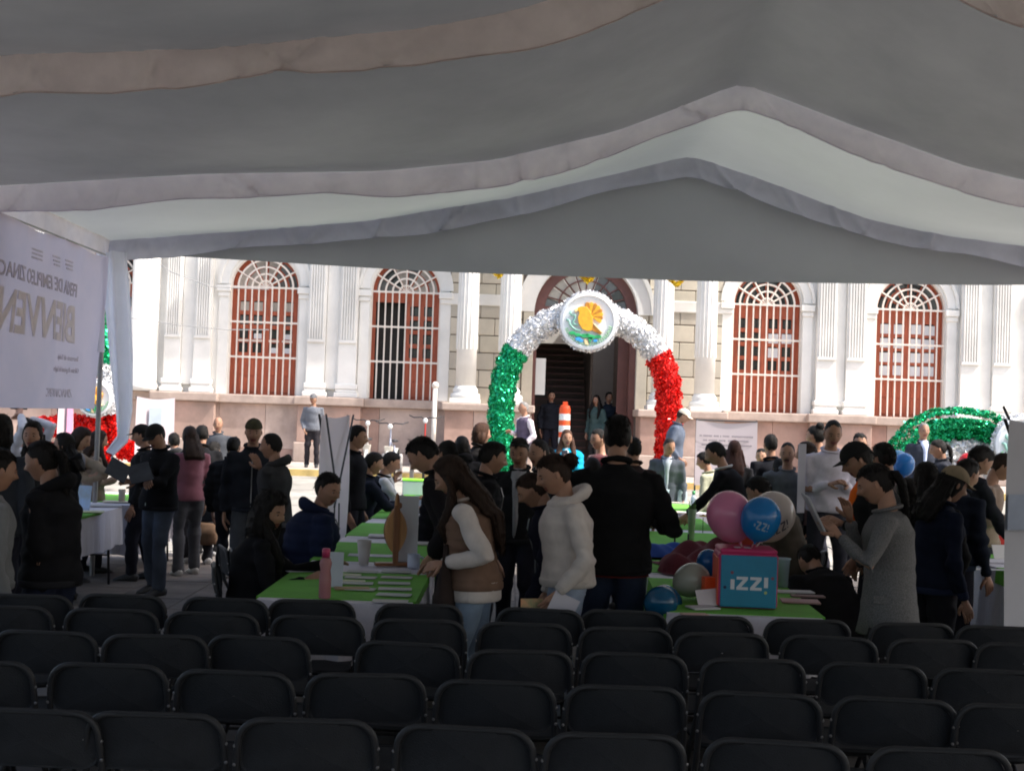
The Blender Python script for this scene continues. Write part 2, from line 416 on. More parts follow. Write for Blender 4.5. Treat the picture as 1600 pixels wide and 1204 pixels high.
window(WX[0][0] - 3.85, WX[0][1] - 3.85, 'plain'); window(WX[3][0] + 3.95, WX[3][1] + 3.95, 'plain')
# rooms behind the facade
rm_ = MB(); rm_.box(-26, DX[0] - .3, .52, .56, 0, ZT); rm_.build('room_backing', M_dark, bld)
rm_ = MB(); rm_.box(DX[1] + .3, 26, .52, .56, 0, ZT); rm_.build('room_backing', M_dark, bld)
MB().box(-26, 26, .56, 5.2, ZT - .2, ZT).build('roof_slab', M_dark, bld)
# portal: beige coursed blocks, columns, doorway
def block_run(px0, px1):
    xa, xb = fx(px0), fx(px1); z = 2.0; k = 0
    while z < ZT - .7:
        h = .425; cuts = [xa, xb] if xb - xa < .6 else [xa, xa + (xb - xa) * (.42 if k % 2 else .62), xb]
        for p, q in zip(cuts[:-1], cuts[1:]):
            MB().box(p + .006, q - .006, -.06, .002, z + .012, z + h - .012).build('stone_block', mat('block_%d' % (k % 3), [(.52, .475, .385), (.56, .51, .42), (.47, .43, .36)][k % 3], rough=.85, var=.1, vs=2.5, bump=.2, bs=30), bld, bev=.012, seg=1)
        z += h; k += 1
jb = MB(); jb.box(fx(701), DX[0] - .001, -.02, .0015, 2.0, ZT - .7); jb.box(DX[1] + .001, fx(1129), -.02, .0015, 2.0, ZT - .7); jb.build('mortar_bed', M_joint, bld)
block_run(702, 816); block_run(1013, 1128)
for xa, xb in ((fx(817), DX[0]), (DX[1], fx(1012))): MB().box(xa + .003, xb - .003, -.10, .003, 2.0, DS).build('door_jamb', M_white if False else M_beige, bld, bev=.01)
s = MB(); cxd = (DX[0] + DX[1]) / 2; rd = (DX[1] - DX[0]) / 2
ring(s, cxd, DS, rd + .01, rd + .34, -.12, .003, n=30); ring(s, cxd, DS, rd + .34, rd + .44, -.17, .003, n=30); s.build('door_archivolt', M_white, bld)
for xa, xb in ((fx(702), DX[0] - .02), (DX[1] + .02, fx(1128))): MB().box(xa, xb, -.10, .004, DS + .1, DS + .38).build('impost_band', M_white, bld, bev=.02)
def column(px0, px1, y=-.95):
    d = FY + y; xa, xb = U(px0, 560, d).x, U(px1, 560, d).x; cx = (xa + xb) / 2; r = (xb - xa) / 2
    cb = MB(); cb.lathe([(r * 1.0, 2.42), (r * .97, 4.5), (r * .86, ZT - .9)], 28, (cx, y, 0)); c_ = cb.build('column', M_white, bld, smooth=True)
    fl = MB()
    for k in range(16):
        t = 2 * math.pi * k / 16; fl.tube([(cx + r * 1.0 * math.cos(t), y + r * 1.0 * math.sin(t), 3.3), (cx + r * .87 * math.cos(t), y + r * .87 * math.sin(t), ZT - .95)], .018, 4)
    fl.build('fluting', M_white, c_)
    bs = MB(); bs.box(cx - r * 1.5, cx + r * 1.5, y - r * 1.5, y + r * 1.5, 2.02, 2.13); bs.build('base_block', M_white, c_, bev=.01)
    bs = MB(); bs.lathe([(r * 1.42, 2.131), (r * 1.48, 2.18), (r * 1.42, 2.24), (r * 1.18, 2.27), (r * 1.25, 2.33), (r * 1.15, 2.37), (r * 1.0, 2.43)], 28, (cx, y, 0)); bs.build('base', M_white, c_, smooth=True)
    bs = MB(); bs.lathe([(r * .87, ZT - .95), (r * 1.2, ZT - .7), (r * 1.25, ZT - .6)], 28, (cx, y, 0)); bs.build('capital', M_white, c_, smooth=True)
for a, b in ((713, 745), (779, 811), (1019, 1050), (1086, 1118)): column(a, b)
for a, b in ((694, 830), (1000, 1132)):
    d = FY - 1.3; xa, xb = U(a, 660, d).x, U(b, 660, d).x
    x = xa; n = 3
    for k in range(n):
        p, q = xa + (xb - xa) * k / n, xa + (xb - xa) * (k + 1) / n
        MB().box(p + .004, q - .004, -1.32, -.11, .95, 1.84).build('pedestal_block', mat('slab_%d' % [36, 42, 45][k], (.36, .235, .19)), bld, bev=.01)
    MB().box(xa - .05, xb + .05, -1.38, -.11, .47, .947).build('pedestal_foot', M_ledge, bld, bev=.03)
    MB().box(xa - .07, xb + .07, -1.42, -.002, 1.842, 2.018).build('pedestal_cap', M_ledge, bld, bev=.03)
MB().box(-5, 5, -1.35, -.43, ZT - .6, ZT - .1).build('portal_entablature', M_white, bld, bev=.04)
# door: fanlight frame, transom, interior hall with staircase
f = MB(); ring(f, cxd, DS, rd - .24, rd + .005, .12, .22, n=30)
f.box(DX[0], DX[1], .10, .24, DS - .12, DS + .16)
dr = f.build('door_frame', M_dwood, bld)
mu = MB()
for q in (.28, .52): ring(mu, cxd, DS + .16, rd * q, rd * q + .035, .15, .19, n=20)
for i in range(1, 10):
    t = math.pi * i / 10; mu.tube([(cxd - rd * .1 * math.cos(t), .17, DS + .16 + rd * .1 * math.sin(t)), (cxd - (rd - .2) * math.cos(t), .17, DS + .08 + (rd - .2) * math.sin(t))], .018, 5)
mu.build('fan_muntins', M_dwood, dr)
for i in range(10):
    t0, t1 = math.pi * i / 10, math.pi * (i + 1) / 10
    g_ = MB(); ring(g_, cxd, DS + .05, .05, rd - .2, .19, .2, t0 + .01, t1 - .01, 4)
    g_.build('fan_pane', M_glass_cream if i in (1, 2, 3, 4, 5) else (M_glass_grey if i != 8 else M_glass), dr)
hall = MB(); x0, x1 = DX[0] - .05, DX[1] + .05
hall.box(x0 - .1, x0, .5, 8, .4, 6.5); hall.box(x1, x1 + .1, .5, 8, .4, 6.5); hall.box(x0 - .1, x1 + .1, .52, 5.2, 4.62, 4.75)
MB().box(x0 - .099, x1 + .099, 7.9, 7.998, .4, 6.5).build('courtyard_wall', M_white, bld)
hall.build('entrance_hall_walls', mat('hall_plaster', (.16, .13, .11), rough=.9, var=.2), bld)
st = thing('hall_staircase', 'dark wooden staircase rising inside the arched doorway', 'staircase', (0, FY, 0))
for k in range(18):
    z = .47 + .18 * (k + 1); y = 1.6 + .2 * k
    MB().box(x0 + .12, x0 + 1.55, y, y + .26, z - .04, z).build('tread', M_dwood, st)
    MB().box(x0 + .12, x0 + 1.55, y + .22, y + .24, z, z + .14).build('riser', mat('riser', (.09, .065, .05)), st)
MB().box(x0 + 1.56, x0 + 1.62, 1.5, 5.3, .47, 4.2).build('side_panel', mat('riser', (.09, .065, .05)), st)
tag(MB().box(U(965, 600, 33.4).x, U(990, 600, 33.4).x, 0, .06, .49, 4.1).build('open_door_leaf', M_dwood, loc=(0, 33.62, 0), bev=.01), 'tall dark brown wooden door leaf at the right of the doorway', 'door')
MB().box(DX[1] - .16, DX[1] - .001, .05, .3, .47, DS - .121).build('door_post', M_dwood, dr); MB().box(DX[0] + .001, DX[0] + .08, .05, .3, .47, DS - .121).build('door_post', M_dwood, dr)
tag(MB().box(0, .28, 0, .02, 0, .9).build('notice_board', paper((.6, .6, .58)), loc=(U(833, 620, 33.3).x, 33.1, 2.3)), 'narrow white notice on the left jamb of the doorway', 'notice')
# overhead wires
for i, pts in enumerate([[(200, 380), (268, 425), (330, 448), (420, 452)], [(200, 496), (280, 508), (355, 515), (420, 515)]]):
    P = [U(a, b, 31.5) for a, b in pts]; Q = []
    for k in range(13):
        t = k / 12 * (len(P) - 1); j = min(int(t), len(P) - 2); s_ = t - j; Q.append(P[j].lerp(P[j + 1], s_))
    Q = [P[0] + Vector((-6, 0, 2 - i))] + Q
    tag(MB().tube(Q, .011, 5).build('overhead_wire', mat('wire', (.35, .35, .35))), ['upper thin grey wire drooping across the white pilasters', 'lower thin grey wire strung across the white pilasters'][i], 'wire')
# town hall side street backdrop: plain blocks far left and right keep the horizon closed
# ---------------------------------------------------------------- marquee
def interp(P, x):
    P = sorted(P)
    if x <= P[0][0]: return P[0][1]
    for (a, za), (b, zb) in zip(P[:-1], P[1:]):
        if x <= b:
            t = (x - a) / (b - a); return za + (zb - za) * t
    return P[-1][1]
XL, XR, XC = -4.15, 7.55, 1.72
P1 = [(XL, 3.60), (-2.9, 3.73), (-1.8, 3.80), (-.54, 3.97), (0, 4.10), (.76, 4.39), (XC, 4.74), (2.46, 4.45), (2.9, 4.28), (4.2, 3.95), (XR, 3.55)]
P2 = [(XL, 3.445), (-2.5, 3.60), (-1.1, 3.67), (-.2, 3.79), (.75, 4.05), (XC, 4.47), (2.52, 4.20), (3.53, 3.87), (4.04, 3.77), (5.2, 3.66), (XR, 3.5)]
P3 = [(XL, 3.40), (-2.7, 3.56), (-1.55, 3.69), (0, 4.00), (1.0, 4.27), (XC, 4.48), (2.6, 4.21), (3.56, 3.89), (4.3, 3.76), (5.18, 3.67), (XR, 3.45)]
FR = [(-6.4, P1), (-1.4, P1), (3.4, P1), (7.6, P1), (10.6, P2), (13.6, P3), (14.1, [(a, b - .03) for a, b in P3])]
def prof(P, x): return (interp(P, x - .09) + interp(P, x) * 2 + interp(P, x + .09)) / 4
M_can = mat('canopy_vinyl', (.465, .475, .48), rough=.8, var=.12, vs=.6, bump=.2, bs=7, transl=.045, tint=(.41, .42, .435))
M_can2 = mat('canopy_lit_vinyl', (.70, .745, .74), rough=.7, var=.06, vs=.6, bump=.12, bs=8, transl=.07)  # far bay roof: bounced sunlight put into a paler, more translucent vinyl
M_val = mat('valence_vinyl', (.90, .86, .94), rough=.7, var=.10, vs=2.5, bump=.5, bs=14, transl=.50)
M_val1 = mat('valence_vinyl_warm', (.90, .80, .75), rough=.7, var=.12, vs=2.5, bump=.5, bs=14, transl=.45)
M_val3 = mat('valence_vinyl_cool', (.70, .70, .79), rough=.7, var=.10, vs=2.5, bump=.35, bs=14, transl=.2)
M_gab = mat('gable_vinyl', (.46, .475, .49), rough=.8, var=.06, vs=.7, bump=.1, bs=10, transl=.10)
tent = thing('marquee_tent', 'large white peaked marquee tent with scalloped inner valances', 'tent', (0, 0, 0))
for i in range(len(FR) - 1):
    (ya, Pa), (yb, Pb) = FR[i], FR[i + 1]
    def fn(u, v):
        x = XL + (XR - XL) * u; y = ya + (yb - ya) * v
        z = prof(Pa, x) * (1 - v) + prof(Pb, x) * v
        s_ = math.sin(math.pi * v); k = 1 - abs(x - XC) / 6.2
        s_ *= min(1, (yb - ya) / 2); z += .10 * s_ * max(0, k) ** 2 - .13 * s_ * math.sin(math.pi * min(1, max(0, (x - XL) / (XC - XL) if x < XC else (XR - x) / (XR - XC))))
        z += .012 * math.sin(x * 2.3 + y * 1.7) * s_ + .006 * math.sin(x * 7 + y * 3) * s_; e_ = min(v, 1 - v) * (yb - ya); z += .010 * math.exp(-e_ / .25) * math.sin(x * 11 + 2 * math.sin(x * 2.7)) * min(1, e_ / .05) + .006 * math.sin(x * 1.1 * 3 + y * 6) * math.exp(-((x - XC) / 1.2) ** 2)
        return (x, y, z)
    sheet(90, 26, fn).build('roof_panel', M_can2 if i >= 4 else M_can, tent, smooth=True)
def valence(y, P, h, m, seedv, wav=1.0):
    rg = random.Random(seedv); cr = [(rg.uniform(XL, XR), rg.uniform(.012, .05), rg.uniform(.3, 1) ) for _ in range(60)]
    def fn(u, v):
        x = XL + (XR - XL) * u; zt = prof(P, x)
        hh = h * (1 + .12 * math.sin(x * 1.9 + seedv) + .06 * math.sin(x * 5.1))
        yy = y + .012 + .02 * v * math.sin(x * 3.1 + seedv) * wav
        for cx, cw, ca in cr:
            q = (x + .25 * v * math.sin(cx * 9) - cx) / cw
            if abs(q) < 3: yy -= .055 * ca * math.exp(-q * q) * (.35 + .65 * v)
        yy += .035 * math.sin(math.pi * v) 
        return (x, yy, zt - hh * v + .005)
    sheet(420, 7, fn).build('valance', m, tent, smooth=True)
    # hem cord
    pts = [fn(i / 140, 1.0) for i in range(141)]
    MB().tube(pts, .006, 4).build('hem_cord', m, tent)
valence(7.6, P1, .225, M_val1, 1); valence(10.6, P2, .205, M_val, 2); valence(13.6, P3, .20, M_val3, 3, 1.6)
# gable curtain closing the far end, slack bottom edge
def gz(x):
    t = (x - XL) / (XR - XL); return 3.31 - .10 * max(0, math.sin(math.pi * min(1, max(0, t * 1.2)))) ** .8
def gfn(u, v):
    x = XL + (XR - XL) * u; zt = prof(P3, x) - .02; zb = min(gz(x), zt - .12)
    z = zt + (zb - zt) * v
    y = 13.70 + .05 * math.sin(math.pi * v) + .020 * math.sin(2.1 * x + 5 * z) * v + .012 * math.sin(9 * z + 2.2 * x) * v
    return (x, y, z)
sheet(160, 14, gfn).build('gable_curtain', M_gab, tent, smooth=True)
# eave valances along both sides (pleated)
def efn(xs, s):
    def fn(u, v):
        y = -6.4 + 20 * u; z = 3.44 - .22 * v; a = .03 * math.sin(y * 11) + .02 * math.sin(y * 4.3)
        return (xs + s * (.02 + a * v), y, z)
    return fn
sheet(260, 4, efn(XL, 1)).build('side_valance', M_val1, tent, smooth=True)
sheet(160, 4, efn(XR, -1)).build('side_valance', M_val1, tent, smooth=True)
M_steel = mat('galvanised_steel', (.30, .29, .28), rough=.45, metal=.7, var=.15)
for y in (-1.4, 3.4, 7.6, 10.6, 13.6):
    for x in (XL - .02, XR + .02):
        MB().tube([(x, y, 0), (x, y, 3.4)], .026, 10).build('pole', M_steel, tent)
        MB().box(x - .12, x + .12, y - .12, y + .12, 0, .012).build('foot_plate', M_steel, tent)
# unseen roof sheets added on both sides to keep the side light low
for s_, xs in ((-1, -4.6), (1, 8.0)):
    for j in range(3):
        y0 = -6.4 + j * 4.9
        def nfn(u, v, y0=y0, xs=xs, s_=s_):
            return (xs + s_ * (.2 + 5.2 * u), y0 + 4.7 * v, 3.3 + 1.0 * math.sin(math.pi * u) + .05 * math.sin(3 * v + u * 4))
        o = sheet(16, 10, nfn).build('shading_canopy', M_can, smooth=True)
        tag(o, 'added shading roof beyond the %s side of the main tent, %s one from the camera' % ('left' if s_ < 0 else 'right', ['rear', 'middle', 'far'][j]), 'tent', 'added shading roofs out of view')
# the white drape gathered at the far left corner post
M_drape = mat('drape_cloth', (.84, .86, .93), rough=.8, var=.05, vs=3, bump=.15, bs=20, transl=.45)
def dfn(u, v):
    pa = [(158, 393), (163, 480), (169, 560), (178, 640), (180, 680), (166, 700)]
    pb = [(196, 393), (204, 470), (209, 560), (209, 640), (203, 690), (176, 716)]
    t = v * 5; j = min(4, int(t)); f_ = t - j
    ax = pa[j][0] + (pa[j + 1][0] - pa[j][0]) * f_; ay = pa[j][1] + (pa[j + 1][1] - pa[j][1]) * f_
    bx = pb[j][0] + (pb[j + 1][0] - pb[j][0]) * f_; by = pb[j][1] + (pb[j + 1][1] - pb[j][1]) * f_
    p = U(ax + (bx - ax) * u, ay + (by - ay) * u, 13.45)
    return (p.x, 13.45 + .07 * math.sin(u * 9 + v * 2), p.z)
sheet(26, 30, dfn).build('gathered_drape', M_drape, tent, smooth=True)
sheet(12, 24, lambda u, v: (U(150 + 12 * u + 6 * v, 392, 13.3).x, 13.3 + .04 * math.sin(6 * u + 2 * v), U(150, 392, 13.3).z - 1.0 * v)).build('gathered_drape', M_drape, tent, smooth=True)
# ---------------------------------------------------------------- hanging banner on the left side, read from behind (mirrored)
M_ban = mat('banner_vinyl', (.80, .71, .78), rough=.6, var=.05, vs=1.5, bump=.1, bs=10, transl=.42, tint=(.76, .70, .80))
by0, by1 = 8.0, 13.35; zt_, zb_ = 3.22, 1.695
bo = thing('welcome_banner', 'large pale welcome banner hung along the left side, read from behind', 'banner', (XL + .06, 0, 0))
def bfn(u, v):
    y = by0 + (by1 - by0) * u; z = zt_ + .02 * math.sin(u * 18) * (1 - v) - (zt_ - zb_) * v
    return (.03 * math.sin(y * 2.1 + z * 1.3) + .018 * math.sin(y * 5 - z * 3), y, z)
sheet(90, 24, bfn).build('banner_sheet', M_ban, bo, smooth=True)
MB().tube([(0, by0, zt_ + .01), (0, by1, zt_ + .01)], .008, 5).build('hanging_rope', mat('rope', (.5, .48, .44)), bo)
M_tx1 = mat('banner_print_grey', (.55, .48, .55), rough=.7, var=0); M_tx2 = mat('banner_print_brown', (.72, .635, .655), rough=.7, var=.1, vs=3); M_tx3 = mat('banner_print_faint', (.66, .59, .66), rough=.7, var=0)
def _stuff(o): o['kind'] = 'stuff'; return o
def btext(s, size, yright, z, m, stretch=1.0, bold=0):
    me = text_mesh(s, size, .0015, 'LEFT', bold); a = vget(me).copy(); b = np.empty_like(a)
    wd = a[:, 0].max(); b[:, 1] = yright - a[:, 0] * stretch; b[:, 2] = z + a[:, 1]
    y = b[:, 1]; zz = b[:, 2]
    b[:, 0] = .03 * np.sin(y * 2.1 + zz * 1.3) + .018 * np.sin(y * 5 - zz * 3) + .006 + a[:, 2]
    vset(me, b); me.materials.clear(); me.materials.append(m)
    return _stuff(link('printed_text', me, bo))
btext('FERIA DE EMPLEO ZINACANTEPEC', .17, 12.66, 2.745, M_tx1, 1.12, .003)
btext('BIENVENIDOS', .47, 12.64, 2.32, M_tx2, 1.13, .014)
btext('Secretaria del Trabajo', .07, 12.7, 2.14, M_tx3); btext('Oficina Regional de Empleo', .07, 12.7, 2.03, M_tx3); 
btext('ZINACANTEPEC', .11, 12.5, 1.80, M_tx3)
for y_, w_ in ((12.35, .22), (12.0, .2), (11.55, .3)):
    for k in range(3): MB().box(.012, .014, y_ - w_ + .02 * k, y_, 3.03 - .035 * k, 3.045 - .035 * k).build('printed_line', M_tx3, bo)
# ---------------------------------------------------------------- tinsel arches
def foil(name, col, rough=.22): return mat(name, col, rough=rough, metal=.75, var=.35, vs=30, spec=.8)
F_G = foil('green_foil', (.01, .42, .17)); F_W = foil('silver_foil', (.80, .80, .82), .48); F_R = foil('red_foil', (.78, .015, .01))
F_Y = foil('gold_foil', (.85, .55, .03))
def tinsel(path, rad, n, size=.05, seed=1):
    g = np.random.default_rng(seed); P = np.array([tuple(p) for p in path]); L = np.r_[0, np.cumsum(np.linalg.norm(np.diff(P, axis=0), axis=1))]
    t = g.uniform(0, L[-1], n); C = np.stack([np.interp(t, L, P[:, k]) for k in range(3)], 1)
    C2 = np.stack([np.interp(np.minimum(t + .02, L[-1]), L, P[:, k]) for k in range(3)], 1); C1 = np.stack([np.interp(np.maximum(t - .02, 0), L, P[:, k]) for k in range(3)], 1)
    Tn = C2 - C1; Tn /= np.linalg.norm(Tn, axis=1)[:, None] + 1e-9
    Rn = g.normal(size=(n, 3)); Rn -= Tn * (Rn * Tn).sum(1)[:, None]; Rn /= np.linalg.norm(Rn, axis=1)[:, None]
    # gathered into bumpy lengthwise strands
    ctr = C + Rn * (rad * (1 + .07 * np.sin(t * 23) + g.uniform(-.10, .06, n)))[:, None]
    a = g.normal(size=(n, 3)); a += Tn * 1.2; a /= np.linalg.norm(a, axis=1)[:, None]
    b = np.cross(a, Rn + g.normal(size=(n, 3)) * .55); b /= np.linalg.norm(b, axis=1)[:, None]
    s = size * g.uniform(.5, 1.2, n)[:, None]
    V = np.stack([ctr - a * s - b * s * .45, ctr + a * s - b * s * .3, ctr + a * s * .9 + b * s * .45, ctr - a * s * .8 + b * s * .4], 1).reshape(-1, 3)
    m = MB(); m.v = [tuple(x) for x in V.tolist()]; m.n = len(m.v); m.f = [(4 * i, 4 * i + 1, 4 * i + 2, 4 * i + 3) for i in range(n)]; m.m = [0] * n
    return m
AY = 28.2
arch = thing('tricolour_arch', 'tall green, white and red tinsel arch with round eagle emblem on top', 'arch', (0, 0, 0))
acx, acz = U(915, 620, AY).x, U(915, 620, AY).z; ar = (1046 - 786) / 2 / F * AY
def apt(deg): return Vector((acx - ar * math.cos(R(deg)), AY, acz + ar * math.sin(R(deg)) * 1.0))
legL = [Vector((acx - ar * 1.0 + .03, AY, ground(AY))), Vector((acx - ar - .02, AY, acz - .4))]; legR = [Vector((acx + ar * 1.0, AY, ground(AY))), Vector((acx + ar + .02, AY, acz - .4))]
gp = legL + [apt(a) for a in range(0, 33, 4)]; wp = [apt(a) for a in range(32, 150, 4)]; rp = [apt(a) for a in range(148, 181, 4)] + legR[::-1]
for nm, pth, fm, sd in (('green_tinsel', gp, F_G, 1), ('silver_tinsel', wp, F_W, 2), ('red_tinsel', rp, F_R, 3)):
    o = tinsel(pth, .265, 7500, .036, sd).build(nm, fm, arch)
    core = MB().tube(pth, .235, 12).build(nm + '_core', fm, o)
def eagle(parent, C, rd, th=.06):
    # C centre, rd radius; everything proud of the disc towards -Y
    d = MB(); M = Matrix.Translation(C) @ Matrix.Rotation(R(90), 4, 'X')
    d.lathe([(rd * .02, -.1), (rd * .93, -.1), (rd, -.02), (rd, .1), (rd * .9, .12), (rd * .87, .08), (.01, .08)], 40, (0, 0, 0), M=M)
    disc = d.build('medallion', mat('medallion_white', (.74, .77, .80), rough=.35, var=.06, vs=6), parent, smooth=False)
    rngp = [C + Vector((math.cos(t) * rd * 1.0, 0, math.sin(t) * rd * 1.0)) for t in np.linspace(0, 2 * math.pi, 60)]
    tinsel(rngp, rd * .08, 1500, .03, 9).build('silver_fringe', F_W, disc)
    def shp(name, poly, m, y0=-.13, y1=-.09): 
        P = [(C.x + x * rd, C.z + z * rd) for x, z in poly]
        MB().prism(P, C.y + y0, C.y + y1).build(name, m, disc, bev=.006, seg=1)
    gold = mat('emblem_gold', (.85, .42, .03), rough=.4, var=.25, vs=14); gold2 = mat('emblem_gold_dark', (.50, .21, .02), rough=.4, var=.3, vs=20)
    gr = mat('emblem_green', (.03, .40, .13), rough=.4, var=.2); grp = mat('emblem_pale_green', (.35, .60, .38), rough=.5, var=.3); bl = mat('emblem_blue', (.05, .36, .80), rough=.4)
    cr = mat('emblem_cream', (.85, .66, .35), rough=.5)
    # wing: fan of feathers
    for k in range(8):
        a0 = R(118 - k * 19); a1 = a0 - R(21); L_ = .50 - .012 * k; c0 = (.07, .17)
        shp('wing_feather', [c0, (c0[0] + L_ * .95 * math.cos(a0), c0[1] + L_ * .95 * math.sin(a0)), (c0[0] + L_ * 1.03 * math.cos((a0 + a1) / 2), c0[1] + L_ * 1.03 * math.sin((a0 + a1) / 2)), (c0[0] + L_ * .95 * math.cos(a1), c0[1] + L_ * .95 * math.sin(a1))], gold if k % 2 else gold2, -.125 - .002 * k)
    shp('body', [(-.28, .50), (-.40, .44), (-.44, .33), (-.36, .34), (-.33, .27), (-.38, .10), (-.34, -.10), (-.22, -.28), (-.02, -.36), (.12, -.33), (.16, -.12), (.14, .12), (.05, .34), (-.08, .50)], gold, -.155)
    shp('beak', [(-.40, .44), (-.52, .38), (-.47, .28), (-.40, .34)], cr, -.16)
    shp('tail', [(.10, -.16), (.20, -.14), (.48, -.40), (.44, -.46), (.06, -.30)], gold2, -.15); shp('tail_edge', [(.14, -.08), (.20, -.08), (.52, -.38), (.48, -.42)], cr, -.16)
    sn = [(-.62, .34), (-.66, .24), (-.58, .18), (-.48, .20), (-.46, .10), (-.54, -.02), (-.52, -.12), (-.36, -.16)]
    m = MB(); m.tube([(C.x + x * rd, C.y - .12, C.z + z * rd) for x, z in sn], .022, 6); m.build('serpent', mat('emblem_teal', (.25, .50, .42), rough=.4), disc, smooth=True)
    sn = [(-.78, .02), (-.68, .00), (-.64, -.14), (-.56, -.24), (-.44, -.32), (-.24, -.34)]
    m = MB(); m.tube([(C.x + x * rd, C.y - .12, C.z + z * rd) for x, z in sn], .024, 6); m.build('serpent', mat('emblem_teal', (.25, .50, .42)), disc, smooth=True)
    for x, z, s_ in ((-.55, -.44, .10), (-.36, -.50, .10), (-.12, -.52, .12), (.12, -.56, .13), (.36, -.54, .10), (.0, -.48, .07)):
        shp('cactus_pad', [(x + s_ * 1.25 * math.cos(t), z + s_ * .62 * math.sin(t)) for t in np.linspace(0, 2 * math.pi, 9)[:-1]], gr, -.14)
    shp('cactus_stem', [(-.02, -.56), (.18, -.56), (.07, -.76)], gr, -.14)
    for x, z, s_ in ((-.34, -.64, .11), (-.24, -.70, .08), (.26, -.68, .08)):
        shp('blue_stone', [(x + s_ * math.cos(t), z + s_ * .65 * math.sin(t)) for t in np.linspace(0, 2 * math.pi, 8)[:-1]], bl, -.135)
    shp('yellow_base', [(-.14, -.62), (-.02, -.66), (.04, -.84), (-.10, -.82)], cr, -.13)
    for k in range(26):
        a = R(200 + 148 * k / 25); q = .80; x, z = q * math.cos(a), q * math.sin(a) * .98 - .02; a += random.uniform(-.5, .5)
        shp('laurel_leaf', [(x + .09 * math.cos(a), z + .09 * math.sin(a)), (x - .03 * math.sin(a), z + .03 * math.cos(a)), (x - .09 * math.cos(a), z - .09 * math.sin(a)), (x + .03 * math.sin(a), z - .03 * math.cos(a))], grp, -.11)
eagle(arch, U(919, 502, AY - .33), 44 / F * AY)
# ornament tips hanging from cables over the street
for i, (px, py, cols, lb) in enumerate([(779, 432, (F_G, F_Y), 'green and yellow'), (918, 440, (F_W, F_Y), 'white and yellow'), (1057, 446, (F_R, F_Y), 'red and yellow')]):
    c = U(px, py, 27.0); hb = thing('hanging_ornament', lb + ' tinsel ornament tip hanging just below the tent edge', 'ornament', (c.x, c.y, c.z), group='tinsel ornaments above the arch')
    pts = [(0, 0, .62), (0, 0, .45), (0, 0, .3), (0, 0, .12), (0, 0, .0)]
    tinsel([(0, 0, .5), (0, 0, .22)], .13, 700, .04, 20 + i).build('inner_tinsel', cols[0], hb)
    edge = [(-.26, 0, .42), (-.2, 0, .2), (0, 0, .0), (.2, 0, .2), (.26, 0, .42)]
    tinsel(edge, .03, 700, .035, 30 + i).build('edge_tinsel', cols[1], hb)
    MB().tube([(0, 0, .3), (0, 0, 4.5)], .008, 4).build('cable', mat('wire', (.35, .35, .35)), hb)
# low arch ornament at the right
ra = thing('reclining_arch', 'green and silver tinsel arch ornament with emblem low at the right', 'arch', (0, 0, 0))
d = 24.5; q = lambda L, y=d: [U(a, b, y) for a, b in L]
for k_ in range(7):
    a_ = 2 * math.pi * k_ / 7; base_ = q([(1388, 760), (1392, 730), (1402, 700), (1425, 672), (1460, 655), (1500, 652), (1540, 657), (1562, 668)])
    cc_ = U(1480, 745, d); strand = [p + (p - cc_).normalized() * .17 * math.cos(a_) + Vector((0, .17 * math.sin(a_), 0)) for p in base_]
    tinsel(strand, .03, 750, .035, 410 + k_).build('green_strand', F_G, ra)
o = tinsel(q([(1450, 676), (1480, 672), (1520, 672), (1550, 680)], d + .3), .18, 2600, .05, 42).build('green_tinsel', F_G, ra)
MB().tube(q([(1450, 676), (1480, 672), (1520, 672), (1550, 680)], d + .3), .15, 8).build('green_core', F_G, ra)
o = tinsel(q([(1562, 668), (1590, 672), (1625, 690), (1650, 730)]), .2, 3000, .05, 43).build('silver_tinsel', F_W, ra)
MB().tube(q([(1562, 668), (1590, 672), (1625, 690), (1650, 730)]), .17, 8).build('silver_core', F_W, ra)
o = tinsel(q([(1440, 760), (1452, 730), (1475, 708), (1510, 700), (1545, 712), (1560, 745)], d + .35), .24, 3600, .05, 44).build('silver_tinsel', F_W, ra)
MB().tube(q([(1440, 760), (1452, 730), (1475, 708), (1510, 700), (1545, 712), (1560, 745)], d + .35), .22, 8).build('silver_core', F_W, ra)
o = tinsel(q([(1500, 730), (1520, 722), (1540, 728)], d + .2), .10, 900, .05, 45).build('red_tinsel', F_R, ra)
eagle(ra, U(1596, 694, d - .35), .50)
# tinsel ornament half hidden by the banner at the left
la = thing('hidden_arch', 'green, silver and red tinsel arch half hidden behind the hanging banner', 'arch', (0, 0, 0)); d = 23.5
for L_, fm, nm, rr, sd in (([(150, 470), (156, 520), (160, 566)], F_G, 'green_tinsel', .15, 51), ([(160, 570), (174, 610), (178, 645)], F_W, 'silver_tinsel', .13, 52), ([(178, 648), (182, 670), (176, 690)], F_R, 'red_tinsel', .12, 53), ([(60, 668), (115, 664), (165, 662)], F_R, 'red_tinsel', .17, 54), ([(160, 664), (164, 700), (160, 735)], F_R, 'red_tinsel', .13, 55), ([(182, 705), (198, 698), (212, 710)], F_R, 'red_tinsel', .13, 56), ([(78, 705), (96, 708)], F_R, 'red_tinsel', .12, 57)):
    tinsel(q(L_, d), rr, 1500, .05, sd).build(nm, fm, la); MB().tube(q(L_, d), rr * .85, 8).build(nm + '_core', fm, la)
eagle(la, U(150, 622, d - .3), .30)
for o in list(la.children) + list(ra.children): pass
